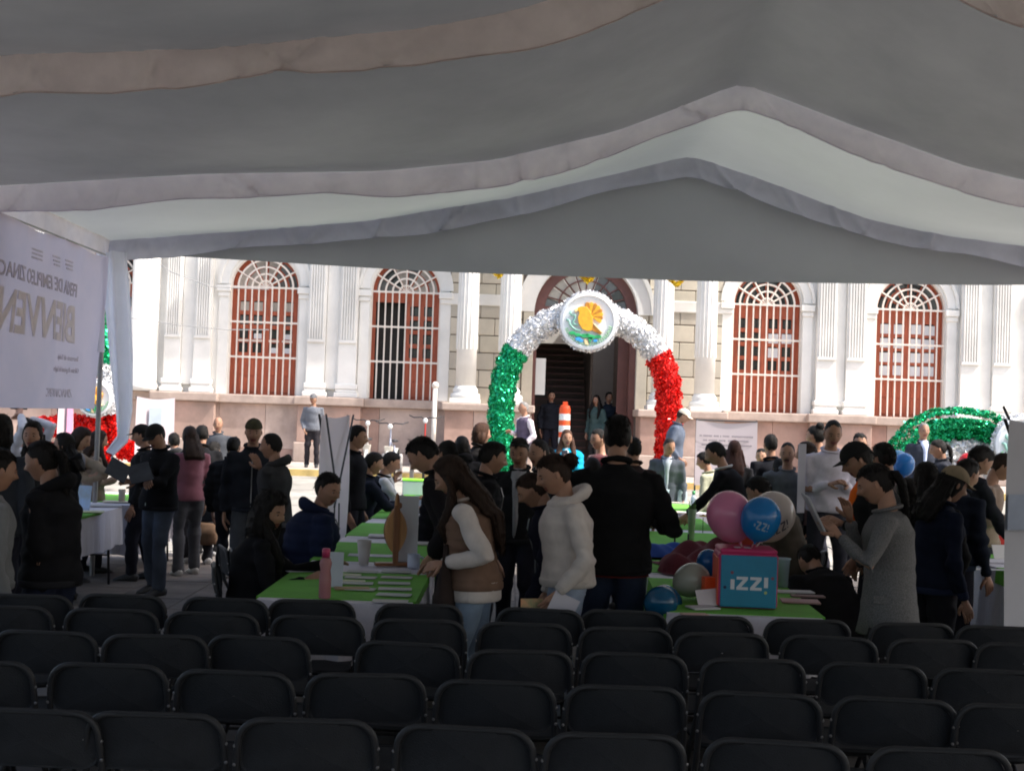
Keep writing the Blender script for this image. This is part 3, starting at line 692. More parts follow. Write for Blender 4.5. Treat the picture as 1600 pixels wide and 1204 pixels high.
# ---------------------------------------------------------------- people
SK = [(.40, .22, .145), (.33, .175, .11), (.27, .14, .088), (.45, .26, .18)]
M_skin = [mat('skin_%d' % i, c, rough=.55, var=.10, vs=22, bump=.08, bs=260, sss=.06, spec=.4) for i, c in enumerate(SK)]
M_lip = mat('lips', (.20, .055, .045), rough=.5, var=.05); M_eye = mat('eye_dark', (.012, .01, .009), rough=.15, var=0); M_eyew = mat('eye_white', (.32, .28, .26), rough=.25, var=0)
def hairmat(c): return mat('hair_%03d_%03d_%03d' % tuple(int(v * 999) for v in c), c, rough=.6, var=.45, vs=16, bump=.7, bs=70, spec=.22, stretch=(5, 5, .7))
BLK = (.012, .010, .009); DBR = (.030, .016, .010); BRN = (.07, .033, .020); GRY = (.22, .21, .20)
def ss(a, b, x): t = np.clip((x - a) / (b - a), 0, 1); return t * t * (3 - 2 * t)
def head_pts(nu, nv, woman):
    u = np.linspace(0, 2 * np.pi, nu, endpoint=False); v = np.linspace(0, np.pi, nv + 1)
    V, Q = np.meshgrid(v, u, indexing='ij'); x = np.sin(V) * np.sin(Q); y = np.sin(V) * np.cos(Q); z = np.cos(V)   # q=0 is the face
    sq = np.maximum(np.sin(V), 1e-4) ** -.20; X = x * .63 * sq; Y = y * .79 * sq; Z = z * 1.0
    fr = ss(-.1, .8, y)
    jaw = ss(.0, -.95, z)
    X *= 1 - jaw * (.34 if woman else .26) * (.4 + .6 * ss(-.5, .5, y)); Y *= 1 - .12 * jaw
    Y += -.06 * ss(.1, -.7, y) * ss(-.3, -1, z) * 0
    back = ss(0, -1, y); Z = Z + 0 * back; Y -= .10 * back * ss(-.7, .2, z)
    Y += .09 * fr * np.exp(-((Z + .82) / .17) ** 2) * np.exp(-(X / .26) ** 2)          # chin
    Y += .23 * np.exp(-((Z + .20) / .12) ** 2) * np.exp(-(X / .095) ** 2) * fr + .11 * np.exp(-((Z + .02) / .17) ** 2) * np.exp(-(X / .08) ** 2) * fr   # nose
    Y += .055 * fr * np.exp(-((Z - .17) / .08) ** 2) * np.exp(-(X / .40) ** 2)         # brow
    for s_ in (-1, 1):
        Y -= .085 * fr * np.exp(-((Z - .03) / .10) ** 2) * np.exp(-((X - s_ * .25) / .15) ** 2)
        Y += .05 * fr * np.exp(-((Z + .20) / .16) ** 2) * np.exp(-((X - s_ * .34) / .15) ** 2)
        X += s_ * .03 * np.exp(-((Z + .15) / .2) ** 2) * (np.sign(X) == s_) * fr
    Y += .055 * fr * np.exp(-((Z + .50) / .055) ** 2) * np.exp(-(X / .19) ** 2) + .05 * fr * np.exp(-((Z + .61) / .045) ** 2) * np.exp(-(X / .15) ** 2)
    Y -= .03 * fr * np.exp(-((Z + .555) / .025) ** 2) * np.exp(-(X / .20) ** 2)
    return X, Y, Z, x, y, z
def add_head(mb, M, hs, woman, hi):
    nu, nv = (40, 34) if hi else (26, 22)
    X, Y, Z, *_ = head_pts(nu, nv, woman)
    P = np.stack([X.ravel(), Y.ravel(), Z.ravel()], 1) * hs
    vs = [M @ Vector(p) for p in P.tolist()]; fs = []; o = mb.n
    for i in range(nv):
        for k in range(nu): fs.append((i * nu + k, (i + 1) * nu + k, (i + 1) * nu + (k + 1) % nu, i * nu + (k + 1) % nu))
    mb.add(vs, fs, 0)
    Zr, Yr, Xr = Z.ravel(), Y.ravel(), X.ravel()
    for j, f in enumerate(fs):
        zc = Zr[list(f)].mean(); xc = Xr[list(f)].mean(); yc = Yr[list(f)].mean()
        if yc > .5 and -.65 < zc < -.47 and abs(xc) < .19: mb.m[len(mb.m) - len(fs) + j] = 1
    for s_ in (-1, 1):
        mb.ell(M @ Vector((s_ * .25 * hs, .670 * hs, .03 * hs)), (.10 * hs, .05 * hs, .036 * hs), M.to_3x3(), 10, 6, 3)
        mb.ell(M @ Vector((s_ * .25 * hs, .695 * hs, .03 * hs)), (.065 * hs, .038 * hs, .040 * hs), M.to_3x3(), 8, 5, 2)
        # brow and ear
        b = [M @ Vector((s_ * x * hs, y * hs, z * hs)) for x, y, z in ((.12, .745, .17), (.25, .735, .215), (.37, .65, .18))]
        mb.tube(b, [.024 * hs, .036 * hs, .016 * hs], 6, 4)
        E = M.to_3x3() @ Matrix.Rotation(s_ * R(-22), 3, 'Z')
        mb.ell(M @ Vector((s_ * .645 * hs, -.05 * hs, -.06 * hs)), (.045 * hs, .11 * hs, .18 * hs), E, 10, 8, 0)
def add_hair(mb, M, hs, style, hi, seed, cap=False):
    nu, nv = (48, 34) if hi else (34, 24)
    X, Y, Z, x, y, z = head_pts(nu, nv, True)
    g = np.random.default_rng(seed); ph = g.uniform(0, 6, 6)
    if style in ('short', 'crop', 'cap'): line = -.50 + .64 * ss(-.36, -.12, y) + .40 * ss(.12, .62, y) + .05 * np.sin(x * 9 + ph[0])
    elif style == 'bob' or style == 'long' or style == 'curly': line = -.85 + 1.42 * ss(.1, .72, y)
    else: line = -.62 + .72 * ss(-.40, -.12, y) + .36 * ss(.10, .66, y)
    if style in ('short', 'crop', 'cap'):     # sideburn
        line += -.22 * np.exp(-((y - .10) / .09) ** 2)
    k = ss(-.05, .07, z - line); kt = .25 + .75 * ss(0, .42, z - line)
    th = {'short': .085, 'crop': .04, 'cap': .05, 'bob': .17, 'long': .12, 'curly': .30, 'bun': .065, 'pony': .07}.get(style, .08)
    if cap: th = min(th, .05)
    n = np.arctan2(x, y)
    th = th * kt if style not in ('curly',) else th
    tex = .010 * np.sin(n * 31 + z * 3 + ph[1]) + .008 * np.sin(n * 53 + 4 * z + ph[2])
    if style == 'short': tex = tex + .02 * ss(.2, .9, z) * np.sin(5 * x + ph[3]) + .035 * ss(.3, .8, y) * ss(.3, .8, z)
    if style == 'curly': tex = tex + .07 * np.sin(n * 9 + 5 * z + ph[0]) * np.sin(z * 11 + ph[1]) + .04 * np.sin(n * 17 + ph[2]) * np.sin(z * 19)
    s_ = (1 + (th + tex)) * k + .90 * (1 - k)
    P = np.stack([X * s_, Y * s_ - .03 * k, Z * (1 + (th + tex) * .9) * k + Z * .9 * (1 - k)], -1).reshape(-1, 3) * hs
    vs = [M @ Vector(p) for p in P.tolist()]
    fs = [(i * nu + q, (i + 1) * nu + q, (i + 1) * nu + (q + 1) % nu, i * nu + (q + 1) % nu) for i in range(nv) for q in range(nu)]
    mb.add(vs, fs, 0)
def fuzz(mb, n, hs, HC, curly, seed, cap, crop):
    g = np.random.default_rng(seed + 77); V = np.array(mb.v); Fq = [f for f in mb.f if len(f) == 4]; Fq = np.array(Fq)
    C0, C1, C2, C3 = (V[Fq[:, i]] for i in range(4)); nr = np.cross(C2 - C0, C3 - C1); ar = np.linalg.norm(nr, axis=1); nr /= ar[:, None] + 1e-12
    cc = (C0 + C1 + C2 + C3) / 4; out = cc - np.array(HC); sgn = np.sign((nr * out).sum(1)); 
    r_ = np.linalg.norm(out / hs, axis=1); ok = (ar > 1e-8)
    wgt = ar * ok; wgt /= wgt.sum(); idx = g.choice(len(Fq), n, p=wgt)
    u, v = g.random((n, 1)), g.random((n, 1)); p = (C0[idx] * (1 - u) + C1[idx] * u) * (1 - v) + (C3[idx] * (1 - u) + C2[idx] * u) * v
    hd = (np.linalg.norm(p - np.array(HC), axis=1) < hs * (.93 if not cap else 1.0)) ; N = nr[idx] * sgn[idx][:, None]
    D = np.tile(np.array([0, -.25, -1.0]), (n, 1)) + g.normal(size=(n, 3)) * (.9 if curly else .28); D -= N * (D * N).sum(1)[:, None]; D /= np.linalg.norm(D, axis=1)[:, None] + 1e-9
    L = hs * g.uniform(.16, .42, n)[:, None] * (.4 if crop else 1.0); w_ = hs * g.uniform(.012, .03, n)[:, None]; S = np.cross(D, N); lift = (g.uniform(.02, .16, n) * (1.8 if curly else .8) * (1 - .85 * np.clip(N[:, 2], 0, 1)))[:, None]
    a = p - N * .004; b1 = p + D * L * .5 + N * L * lift; c1 = p + D * L + N * L * lift * (.6 if not curly else 1.6)
    keep = ~(hd & (np.abs(N[:, 2]) < 2) & (r_[idx] < .93)) 
    P = np.stack([a - S * w_, a + S * w_, b1 + S * w_, c1, b1 - S * w_], 1)[keep].reshape(-1, 3); k = int(keep.sum())
    mb.add(P.tolist(), [(5 * i, 5 * i + 1, 5 * i + 2, 5 * i + 3, 5 * i + 4) for i in range(k)])
def strand_loft(mb, pts, rad, side, seed, seg=30):
    o = mb.n; mb.tube(pts, rad, seg, side=side); g = random.Random(seed); ph = [g.uniform(0, 6) for _ in range(4)]
    n = len(pts)
    for i in range(n):
        c = Vector(pts[i])
        for k in range(seg):
            q = 2 * math.pi * k / seg; v = Vector(mb.v[o + i * seg + k]); f = 1 + .07 * math.sin(q * 9 + i * .5 + ph[0]) + .05 * math.sin(q * 14 + ph[1] + i * .9) + .05 * math.sin(i * 1.3 + q * 2 + ph[2])
            mb.v[o + i * seg + k] = tuple(c + (v - c) * f)
def ik(S, W, l1, l2, pole):
    D = W - S; d = D.length; mx = (l1 + l2) * .995
    if d > mx: D *= mx / d; d = mx; W = S + D
    d = max(d, abs(l1 - l2) + .02)
    a = (l1 * l1 - l2 * l2 + d * d) / (2 * d); h = math.sqrt(max(0, l1 * l1 - a * a)); t = D.normalized()
    p = pole - t * pole.dot(t)
    if p.length < 1e-4: p = Vector((0, -1, 0))
    return S + t * a + p.normalized() * h, W
def add_hand(mb, W, dirv, palm, sc, side, curl, mi=0):
    t = dirv.normalized(); p = (palm - t * palm.dot(t)).normalized(); s_ = t.cross(p) * side     # towards the thumb
    L = .105 * sc
    mb.tube([W - t * .012 * sc, W + t * .3 * L, W + t * .62 * L, W + t * .9 * L], [(.020 * sc, .016 * sc), (.030 * sc, .016 * sc), (.038 * sc, .015 * sc), (.037 * sc, .012 * sc)], 10, mi, side=s_)
    for k, ln in enumerate((.072, .080, .074, .058)):
        o = s_ * (.028 - .0185 * k) * sc; b = W + t * .86 * L + o; q = b; P = [q - t * .02 * sc, q]; a = curl * (.55 + .08 * k)
        for j, fr in enumerate((.45, .32, .25)):
            a2 = a * (j + 1) * .75; q = q + (t * math.cos(a2) + p * math.sin(a2)) * ln * fr * sc; P.append(q)
        mb.tube(P, [.0095 * sc, .0095 * sc, .0088 * sc, .008 * sc, .006 * sc], 7, mi)
    b = W + t * .22 * L + s_ * .022 * sc; P = [b, b + (s_ * .8 + t * .8 + p * .2) * .028 * sc, b + (s_ * .85 + t * 1.5 + p * .55 * (1 + curl)) * .035 * sc, b + (s_ * .7 + t * 2.1 + p * .8 * (1 + curl)) * .035 * sc]
    mb.tube(P, [.015 * sc, .0125 * sc, .0105 * sc, .008 * sc], 8, mi)
def wrinkle(me, amp, seed, joints=(), size=1.0):
    a = vget(me).astype(np.float64); n = nget(me); g = np.random.default_rng(seed)
    d = np.zeros(len(a))
    for k in range(5):
        w_ = g.normal(size=3) * np.array([6, 6, 17]) * (1 + .4 * k) / size; w2 = g.normal(size=3) * 7
        d += np.sin(a @ w_ + 1.6 * np.sin(a @ w2 + g.uniform(0, 6)) + g.uniform(0, 6)) / (1 + .5 * k)
    e = np.full(len(a), .55)
    for J, rj in joints: e += 1.3 * np.exp(-((np.linalg.norm(a - np.array(J), axis=1) / rj) ** 2))
    d = np.sign(d) * np.abs(d) ** .8
    a += n * (d * e * amp)[:, None]; vset(me, a)
PEOPLE = []
def person(label, px, py, d, yaw, top='jacket', tc=(.02, .02, .022), bc=(.03, .03, .035), hair='short', hc=BLK, bend=0, pitch=0, hyaw=0, woman=False, skin=0, seated=None,
           L=None, Rr=None, Lp=None, Rp=None, h=None, inner=None, sleeve=None, hood=None, cap=None, capc=(.02, .02, .02), fat=1.0, vox=None, group=None, curl=.5, shoe=(.03, .03, .03), glasses=False, beard=False,
           bun=None, legs=True, moust=False, collar=None, cat='person', longl=.42, dn=True, roll=0, lapel=False):
    hi = d < 10.5; vox = vox or (.0125 if d < 9 else .0155 if d < 12 else .02 if d < 16 else .024)
    ztop = U(px, py, d).z; G = ground(d); b = R(bend)
    def skel(H, pz):
        D1 = Vector((0, math.sin(b * .55), math.cos(b * .55))); D2 = Vector((0, math.sin(b), math.cos(b))); D3 = Vector((0, math.sin(b + R(8) + R(pitch) * .25), math.cos(b + R(8) + R(pitch) * .25)))
        P = Vector((0, 0, pz)); Wt = P + D1 * .10 * H; C = Wt + D2 * .12 * H; N = C + D2 * .085 * H; NH = N + D3 * .035 * H
        tilt = R(pitch) + b * .75
        MH = Matrix.Rotation(-R(hyaw) , 4, 'Z') @ Matrix.Rotation(-tilt, 4, 'X') @ Matrix.Rotation(R(roll), 4, 'Y')
        hs = .0695 * H if H < 1.6 else .069 * H
        HC = NH + (MH @ Vector((0, .22, .82))) * hs
        return P, Wt, C, N, NH, HC, MH, hs, D2
    pz0 = .53
    if seated is not None:
        H = h or 1.62; P, Wt, C, N, NH, HC, MH, hs, D2 = skel(H, 0); topz = HC.z + hs * 1.05; pz = ztop - G - topz
    else:
        P, Wt, C, N, NH, HC, MH, hs, D2 = skel(1.0, pz0); H = h or (ztop - G) / (HC.z + hs * 1.05); pz = pz0 * H
        if h: pz = ztop - G - (HC.z + hs * 1.05 - pz0) * H
    P, Wt, C, N, NH, HC, MH, hs, D2 = skel(H, pz)
    Rz = Matrix.Rotation(R(yaw), 4, 'Z'); off = Rz @ HC; X0 = U(px, py, d).x - off.x; Y0 = d - off.y
    inv = Rz.inverted()
    def W2L(p): return inv @ (Vector(p) - Vector((X0, Y0, G)))
    root = thing('person', label, cat, (X0, Y0, G), R(yaw), group)
    # shoulders and arms
    f = fat; sw = (.098 if woman else .108) * H * (.6 + .4 * f)
    arms = []
    for sd, tgt, pole in ((-1, L, Lp), (1, Rr, Rp)):          # -1: the person's left hand side (local -X)
        S = C + D2 * .046 * H + Vector((sd * sw, 0, 0))
        if tgt is None: Wd = S + Vector((sd * .03 * H, .03 * H + .06 * math.sin(b) * H, -.315 * H))
        elif tgt == 'pocket': Wd = P + Vector((sd * .115 * H, .07 * H, -.01 * H))
        elif tgt == 'belly': Wd = Wt + Vector((sd * .04 * H, .15 * H, .03 * H))
        elif tgt == 'chin': Wd = HC + (MH @ Vector((sd * .25, .85, -1.75))) * hs
        elif tgt == 'lap': Wd = P + Vector((sd * .06 * H, .20 * H, .05 * H))
        elif tgt == 'table': Wd = Vector((sd * .10 * H, .26 * H + C.y, .80 - 0.0))
        elif tgt == 'phone': Wd = C + Vector((sd * .04 * H, .20 * H, .0))
        elif len(tgt) == 3 and tgt[0] > 5: Wd = W2L(U(tgt[0], tgt[1], d + tgt[2]))
        else: Wd = Vector(tgt) * H
        E, Wd = ik(S, Wd, .178 * H, .150 * H, Vector(pole) if pole else Vector((sd * .45, -.75, -.6)))
        arms.append((sd, S, E, Wd))
    # legs
    lg = []
    for sd in (-1, 1):
        Hp = P + Vector((sd * .052 * H, 0, -.005))
        if seated is not None:
            K = Hp + Vector((sd * .03 * H, .235 * H, .02 * H)); A = Vector((K.x, K.y + .02, .045 * H))
            if K.z - A.z > .27 * H: pass
        else:
            st = .04 * sd * (1 if int(px) % 2 else -1); A = Vector((sd * .068 * H, st * H, .045 * H)); K = (Hp + A) / 2 + Vector((0, .025 * H, .01 * H))
        lg.append((sd, Hp, K, A))
    X1 = Vector((1, 0, 0))
    wa = (.070 if woman else .080) * H * f; ch = (.084 if woman else .096) * H * f; hp = (.088 if woman else .080) * H * f
    # body: one continuous remeshed surface
    B = MB(); k = .93
    B.tube([P - Vector((0, 0, .04 * H)), P, Wt, C, C + D2 * .035 * H, C + D2 * .055 * H, N + D2 * .0 * H, NH + D2 * .02 * H, HC], [(hp * .8 * k, .055 * H), (hp * k, .062 * H * f), (wa * k, .055 * H * f), (ch * k, .062 * H * f), (sw * .80, .045 * H), (sw * .55, .038 * H), (.034 * H, .034 * H), (.030 * H, .032 * H), (.028 * H, .028 * H)], 18, side=X1)
    for sd, S, E, Wd in arms:
        B.tube([S - Vector((sd * .03, 0, 0)), S, S.lerp(E, .5), E, E.lerp(Wd, .3), Wd], [.020 * H, .023 * H, .022 * H, .019 * H, .020 * H, (.0135 * H)], 12)
    if legs or dn:
        for sd, Hp, K, A in lg:
            B.tube([Hp + Vector((0, 0, .02)), Hp.lerp(K, .3), K, K.lerp(A, .35), A], [.048 * H, .046 * H, .031 * H, .029 * H, .02 * H], 12)
            B.tube([A + Vector((0, -.03 * H, -.025 * H)), A + Vector((0, .02 * H, -.02 * H)), A + Vector((0, .10 * H, -.033 * H))], [.02 * H, .022 * H, .012 * H], 8)
    me = remesh(B, max(vox, .018), 4); hb = MB()
    Mh = Matrix.Translation(HC) @ MH
    add_head(hb, Mh, hs, woman, hi)
    for sd, S, E, Wd in arms:
        dirv = (Wd - E).normalized(); pal = Vector((-sd * .6, .3, -.5)) if dirv.z > -.7 else Vector((-sd, .2, 0))
        add_hand(hb, Wd + dirv * .005, dirv, pal, H / 1.68 * (1.0 if not woman else .95), -sd, curl)
    a = vget(me); F_ = [tuple(p.vertices) for p in me.polygons]; n0 = len(a)
    bm_ = bpy.data.meshes.new('body'); allv = [tuple(v) for v in a.tolist()] + [tuple(v) for v in hb.v]; allf = F_ + [tuple(i + n0 for i in q_) for q_ in hb.f]
    bm_.from_pydata(allv, [], allf); 
    for m_ in (M_skin[skin], M_lip, M_eye, M_eyew, hairmat(hc)): bm_.materials.append(m_)
    bm_.polygons.foreach_set('material_index', [0] * len(F_) + hb.m); bm_.polygons.foreach_set('use_smooth', [True] * len(allf)); bm_.update()
    bpy.data.meshes.remove(me); link('body', bm_, root)
    # garments
    kind = top; thick = {'jacket': 1.17, 'sweater': 1.10, 'shirt': 1.06, 'coat': 1.18, 'blazer': 1.12, 'hoodie': 1.18, 'vest': 1.12, 'puffer': 1.26, 'polo': 1.05, 'blouse': 1.08}[kind]
    hem = {'jacket': -.035, 'sweater': -.03, 'shirt': -.02, 'coat': -.14, 'blazer': -.125, 'hoodie': .0, 'vest': -.01, 'puffer': -.035, 'polo': -.02, 'blouse': -.04}[kind]
    if seated is not None: hem = max(hem, -.03)
    tor = MB(); t_ = thick
    hemp = P + Vector((0, 0, hem * H)) + (Vector((0, 0, 0)))
    flare = 1.04 if kind in ('coat', 'blazer', 'blouse') else .98
    nl = .020 if kind in ('shirt', 'polo', 'blazer', 'blouse', 'vest', 'sweater') else .006
    prof_ = [(hemp, (max(hp * t_, (.112 if kind != 'coat' else .105) * H * (.35 + .65 * f)) * flare, (.080 if kind != 'blazer' else .094) * H * f * t_)), (P + Vector((0, 0, .012 * H)), (max(hp * t_ * 1.02, (.112 if kind not in ('blazer', 'coat') else .104) * H * (.35 + .65 * f)), .080 * H * f * t_)), (Wt, (wa * t_ * (1.06 if not woman else 1.0), .070 * H * f * t_)), (C, (ch * t_, (.076 if not woman else .080) * H * f * t_)), (C + D2 * .040 * H, (sw * .95, .064 * H * t_)), (C + D2 * .062 * H, (sw * .74, .054 * H * t_)), (N - D2 * (.004 + nl) * H, (.052 * H, .047 * H)), (N + D2 * (.014 - nl) * H, (.041 * H, .043 * H))]
    if kind == 'blazer' or kind == 'coat': prof_ = [prof_[0]] + prof_[1:]
    tor.tube([p for p, _ in prof_], [r for _, r in prof_], 24, side=X1)
    slvs = []
    joints = []
    ar = {'jacket': 1.28, 'sweater': 1.22, 'shirt': 1.15, 'coat': 1.3, 'blazer': 1.2, 'hoodie': 1.32, 'vest': 1.25, 'puffer': 1.6, 'polo': 1.15, 'blouse': 1.25}[kind]
    for sd, S, E, Wd in arms:
        slv = tor if not sleeve else MB(); slvs.append(slv)
        T1 = (Wd - E).normalized(); end = Wd - T1 * .01
        if kind == 'polo': end = E - (E - S) * .15; slv.tube([S - Vector((sd * .03, 0, 0)), S, end], [.033 * H, .036 * H, .036 * H], 12)
        else:
            slv.tube([S - Vector((sd * .035, 0, .005)), S + Vector((sd * .004, 0, .004)), S.lerp(E, .5), E, E.lerp(Wd, .4), E.lerp(Wd, .85), end], [.030 * H * (.7 + .3 * ar), .030 * H * (.55 + .45 * ar), .027 * H * ar, .025 * H * ar, .023 * H * ar, .020 * H * ar, .0175 * H * (1 + (ar - 1) * .5)], 14)
        joints += [(tuple(E), .10), (tuple(Wd - T1 * .04), .05), (tuple(S + Vector((-sd * .03, 0, -.05))), .08)]
    if kind == 'puffer':
        pass
    joints.append((tuple(Wt), .12))
    mt = (knit if kind in ('sweater', 'hoodie') else tweed if kind == 'blazer' and tc[0] > .1 else cloth)(tc)
    def fin(mb, nm, m_, amp, seed):
        q = remesh(mb, vox, 3); wrinkle(q, amp, seed, joints); wrinkle(q, amp * .35, seed + 31, joints, .42)
        if kind == 'puffer' and nm != 'sleeve':
            v_ = vget(q).astype(float); n_ = nget(q); v_ += n_ * (np.abs(np.sin(v_[:, 2] * 42)) ** .6 * .014)[:, None]; vset(q, v_)
        q.materials.append(m_); q.polygons.foreach_set('use_smooth', [True] * len(q.polygons)); return link(nm, q, root)
    seed = int(px * 7 + py)
    amp = {'jacket': .0075, 'puffer': .004, 'sweater': .005, 'hoodie': .0045, 'coat': .007, 'blazer': .0045}.get(kind, .006) * (H / 1.65)
    g_ = fin(tor, {'hoodie': 'hooded_sweater', 'puffer': 'padded_jacket'}.get(kind, kind), mt, amp, seed)
    if sleeve:
        for s_v in slvs: fin(s_v, 'sleeve', knit(sleeve), amp * 1.1, seed + 3)
    # collar / hood
    cmb = MB(); cc = N + D2 * (.012 - nl) * H
    if hood or kind == 'hoodie':
        hm = MB(); cp = [cc + Vector((math.sin(t) * .062 * H, -math.cos(t) * .060 * H - .012 * H, -.012 * H + .030 * H * max(0, math.cos(t)) - .022 * H * max(0, -math.cos(t)))) for t in np.linspace(0, 2 * math.pi, 18)[:-1]]
        hm.tube(cp, [(.015 * H + .007 * H * max(0, math.cos(t)), .020 * H + .012 * H * max(0, math.cos(t))) for t in np.linspace(0, 2 * math.pi, 18)[:-1]], 8, closed=True)
        q = remesh(hm, vox, 3); wrinkle(q, .004, seed + 5); q.materials.append(mt); q.polygons.foreach_set('use_smooth', [True] * len(q.polygons)); link('hood', q, root)
    elif kind in ('jacket', 'coat', 'puffer', 'shirt', 'polo', 'blazer', 'vest'):
        cp = [cc + Vector((math.sin(t) * .043 * H, -math.cos(t) * .044 * H, .006 * H + .012 * H * math.cos(t))) for t in np.linspace(0, 2 * math.pi, 16)[:-1]]
        cmb.tube(cp, [(.007 * H, .013 * H)] * 15, 6, closed=True, side=(1, 0, 0)); cmb.build('collar', cloth(collar) if collar else mt, root, smooth=True)
    if d < 13 and kind in ('hoodie', 'jacket', 'puffer', 'sweater'):
        dk = (knit if kind in ('sweater', 'hoodie') else cloth)(tuple(min(1, c * (.80 if sum(tc) > .2 else 1.9)) for c in tc))
        for sd, S, E, Wd in arms:
            T1 = (Wd - E).normalized(); rr0 = .0175 * H * (1 + (ar - 1) * .5)
            MB().tube([Wd - T1 * .055, Wd - T1 * .045, Wd - T1 * .012, Wd - T1 * .004], [rr0 * .98, rr0 * 1.10, rr0 * 1.06, rr0 * .9], 14).build('cuff', dk, root, smooth=True)
        rx_, ry_ = max(hp * t_, .112 * H * (.35 + .65 * f)) * 1.0, .080 * H * f * t_
        if seated is None:
            MB().tube([hemp + Vector((0, 0, -.004)), hemp + Vector((0, 0, .002)), hemp + Vector((0, 0, .028)), hemp + Vector((0, 0, .036))], [(rx_ * .95, ry_ * .95), (rx_ * .985, ry_ * .985), (rx_ * 1.005, ry_ * 1.005), (rx_ * .97, ry_ * .97)], 32, side=X1).build('hem_band', dk, root, smooth=True)
        if kind in ('jacket', 'puffer'):
            MB().tube([P + Vector((0, .080 * H * f * t_ + .004, -.01 * H)), Wt + Vector((0, .070 * H * f * t_ + .006, 0)), C + Vector((0, .077 * H * f * t_ + .004, 0)), C + D2 * .04 * H + Vector((0, .066 * H * t_, 0))], .005, 6).build('zip', mat('zip_metal', (.25, .25, .26), rough=.35, metal=.8, var=0), root)
        if kind == 'hoodie':
            for sd in (-1, 1):
                a0 = N + Vector((sd * .022 * H, .050 * H, -.02 * H)); MB().tube([a0, a0 + Vector((sd * .004, .020, -.05)), a0 + Vector((sd * .006, .030, -.12)), a0 + Vector((sd * .004, .034, -.17))], .0035, 6).build('drawstring', dk, root, smooth=True)
    if inner or lapel:      # shirt front between open jacket edges
        s_ = MB(); w1 = .030 * H
        s_.tube([P + Vector((0, .012 * H, 0)), Wt + Vector((0, .012 * H, 0)), C + Vector((0, .012 * H, 0)), C + D2 * .05 * H + Vector((0, .014 * H, 0)), N + Vector((0, .006 * H, .004 * H))], [(w1 * .55, .077 * H * f * t_), (w1 * .8, .071 * H * f * t_), (w1 * 1.1, .078 * H * f * t_), (w1 * 1.5, .060 * H * t_), (w1 * 1.3, .040 * H)], 16, side=X1)
        s_.build('shirt_front', cloth(inner or (.6, .6, .6)), root, smooth=True)
    if kind == 'blazer' and hi:
        for j_ in (.03, .10):
            MB().ell(Wt + Vector((.012 * H, .073 * H * f * t_, (j_ - .07) * H)), (.009, .006, .009)).build('button', mat('button_dark', (.02, .02, .02), rough=.4), root)
        for sd in (-1, 1):
            MB().box(-.033 * H, .033 * H, -.006, .006, -.014 * H, .014 * H, M=Matrix.Translation(P + Vector((sd * hp * t_ * 1.0, .02 * H, .0))) @ Matrix.Rotation(R(90), 4, 'Z')).build('pocket_flap', mt, root, bev=.004)
    if kind == 'vest' and seated is None and d < 9:
        hm_ = MB(); hm_.tube([P + Vector((0, 0, -.050 * H)), P + Vector((0, 0, -.01 * H)), P + Vector((0, 0, .03 * H))], [(.106 * H * (.35 + .65 * f), .077 * H * f * t_)] * 3, 28, side=X1)
        q = remesh(hm_, .012, 3); wrinkle(q, .004, seed + 11); q.materials.append(knit(sleeve)); q.polygons.foreach_set('use_smooth', [True] * len(q.polygons)); link('shirt_hem', q, root)
        v_ = vget(g_.data).astype(float); n_ = nget(g_.data); v_ += n_ * (-(np.abs(np.cos(v_[:, 2] * 58)) ** 14) * .006)[:, None]; vset(g_.data, v_)
    # trousers
    tr = MB()
    if legs:
        for sd, Hp, K, A in lg:
            tr.tube([Hp + Vector((-sd * .012 * H, 0, .055 * H)), Hp, Hp.lerp(K, .4), K, K.lerp(A, .4), A + Vector((0, -.004 * H, -.008 * H))], [(.042 * H * f, .046 * H * f), (.052 * H * (.5 + .5 * f), .060 * H), (.053 * H, .056 * H), (.042 * H, .044 * H), (.039 * H, .042 * H), (.035 * H, .037 * H)], 14)
        tr.tube([P - Vector((0, 0, .035 * H)), P + Vector((0, 0, .03 * H)), P + Vector((0, 0, .055 * H))], [(hp * 1.03, .066 * H * f), (hp * .93, .058 * H * f), (wa * .95, .048 * H * f)], 18, side=X1)
        q = remesh(tr, vox, 3); wrinkle(q, .0065, seed + 9, [(tuple(K), .09) for _, _, K, _ in lg] + [(tuple(A), .09) for *_, A in lg] + [(tuple(P), .1)])
        q.materials.append(denim(bc)); q.polygons.foreach_set('use_smooth', [True] * len(q.polygons)); link('trousers', q, root)
        for sd, Hp, K, A in lg:
            sh = MB(); z0 = A.z - .045 * H
            sh.tube([A + Vector((0, -.045 * H, -.020 * H)), A + Vector((0, -.02 * H, -.012 * H)), A + Vector((0, .04 * H, -.018 * H)), A + Vector((0, .095 * H, -.030 * H)), A + Vector((0, .112 * H, -.034 * H))], [(.020 * H, .022 * H), (.027 * H, .030 * H), (.027 * H, .024 * H), (.026 * H, .014 * H), (.014 * H, .009 * H)], 12, side=X1)
            sh.build('shoe', mat('shoe_%d' % int(shoe[0] * 100), shoe, rough=.6, var=.1), root, smooth=True)
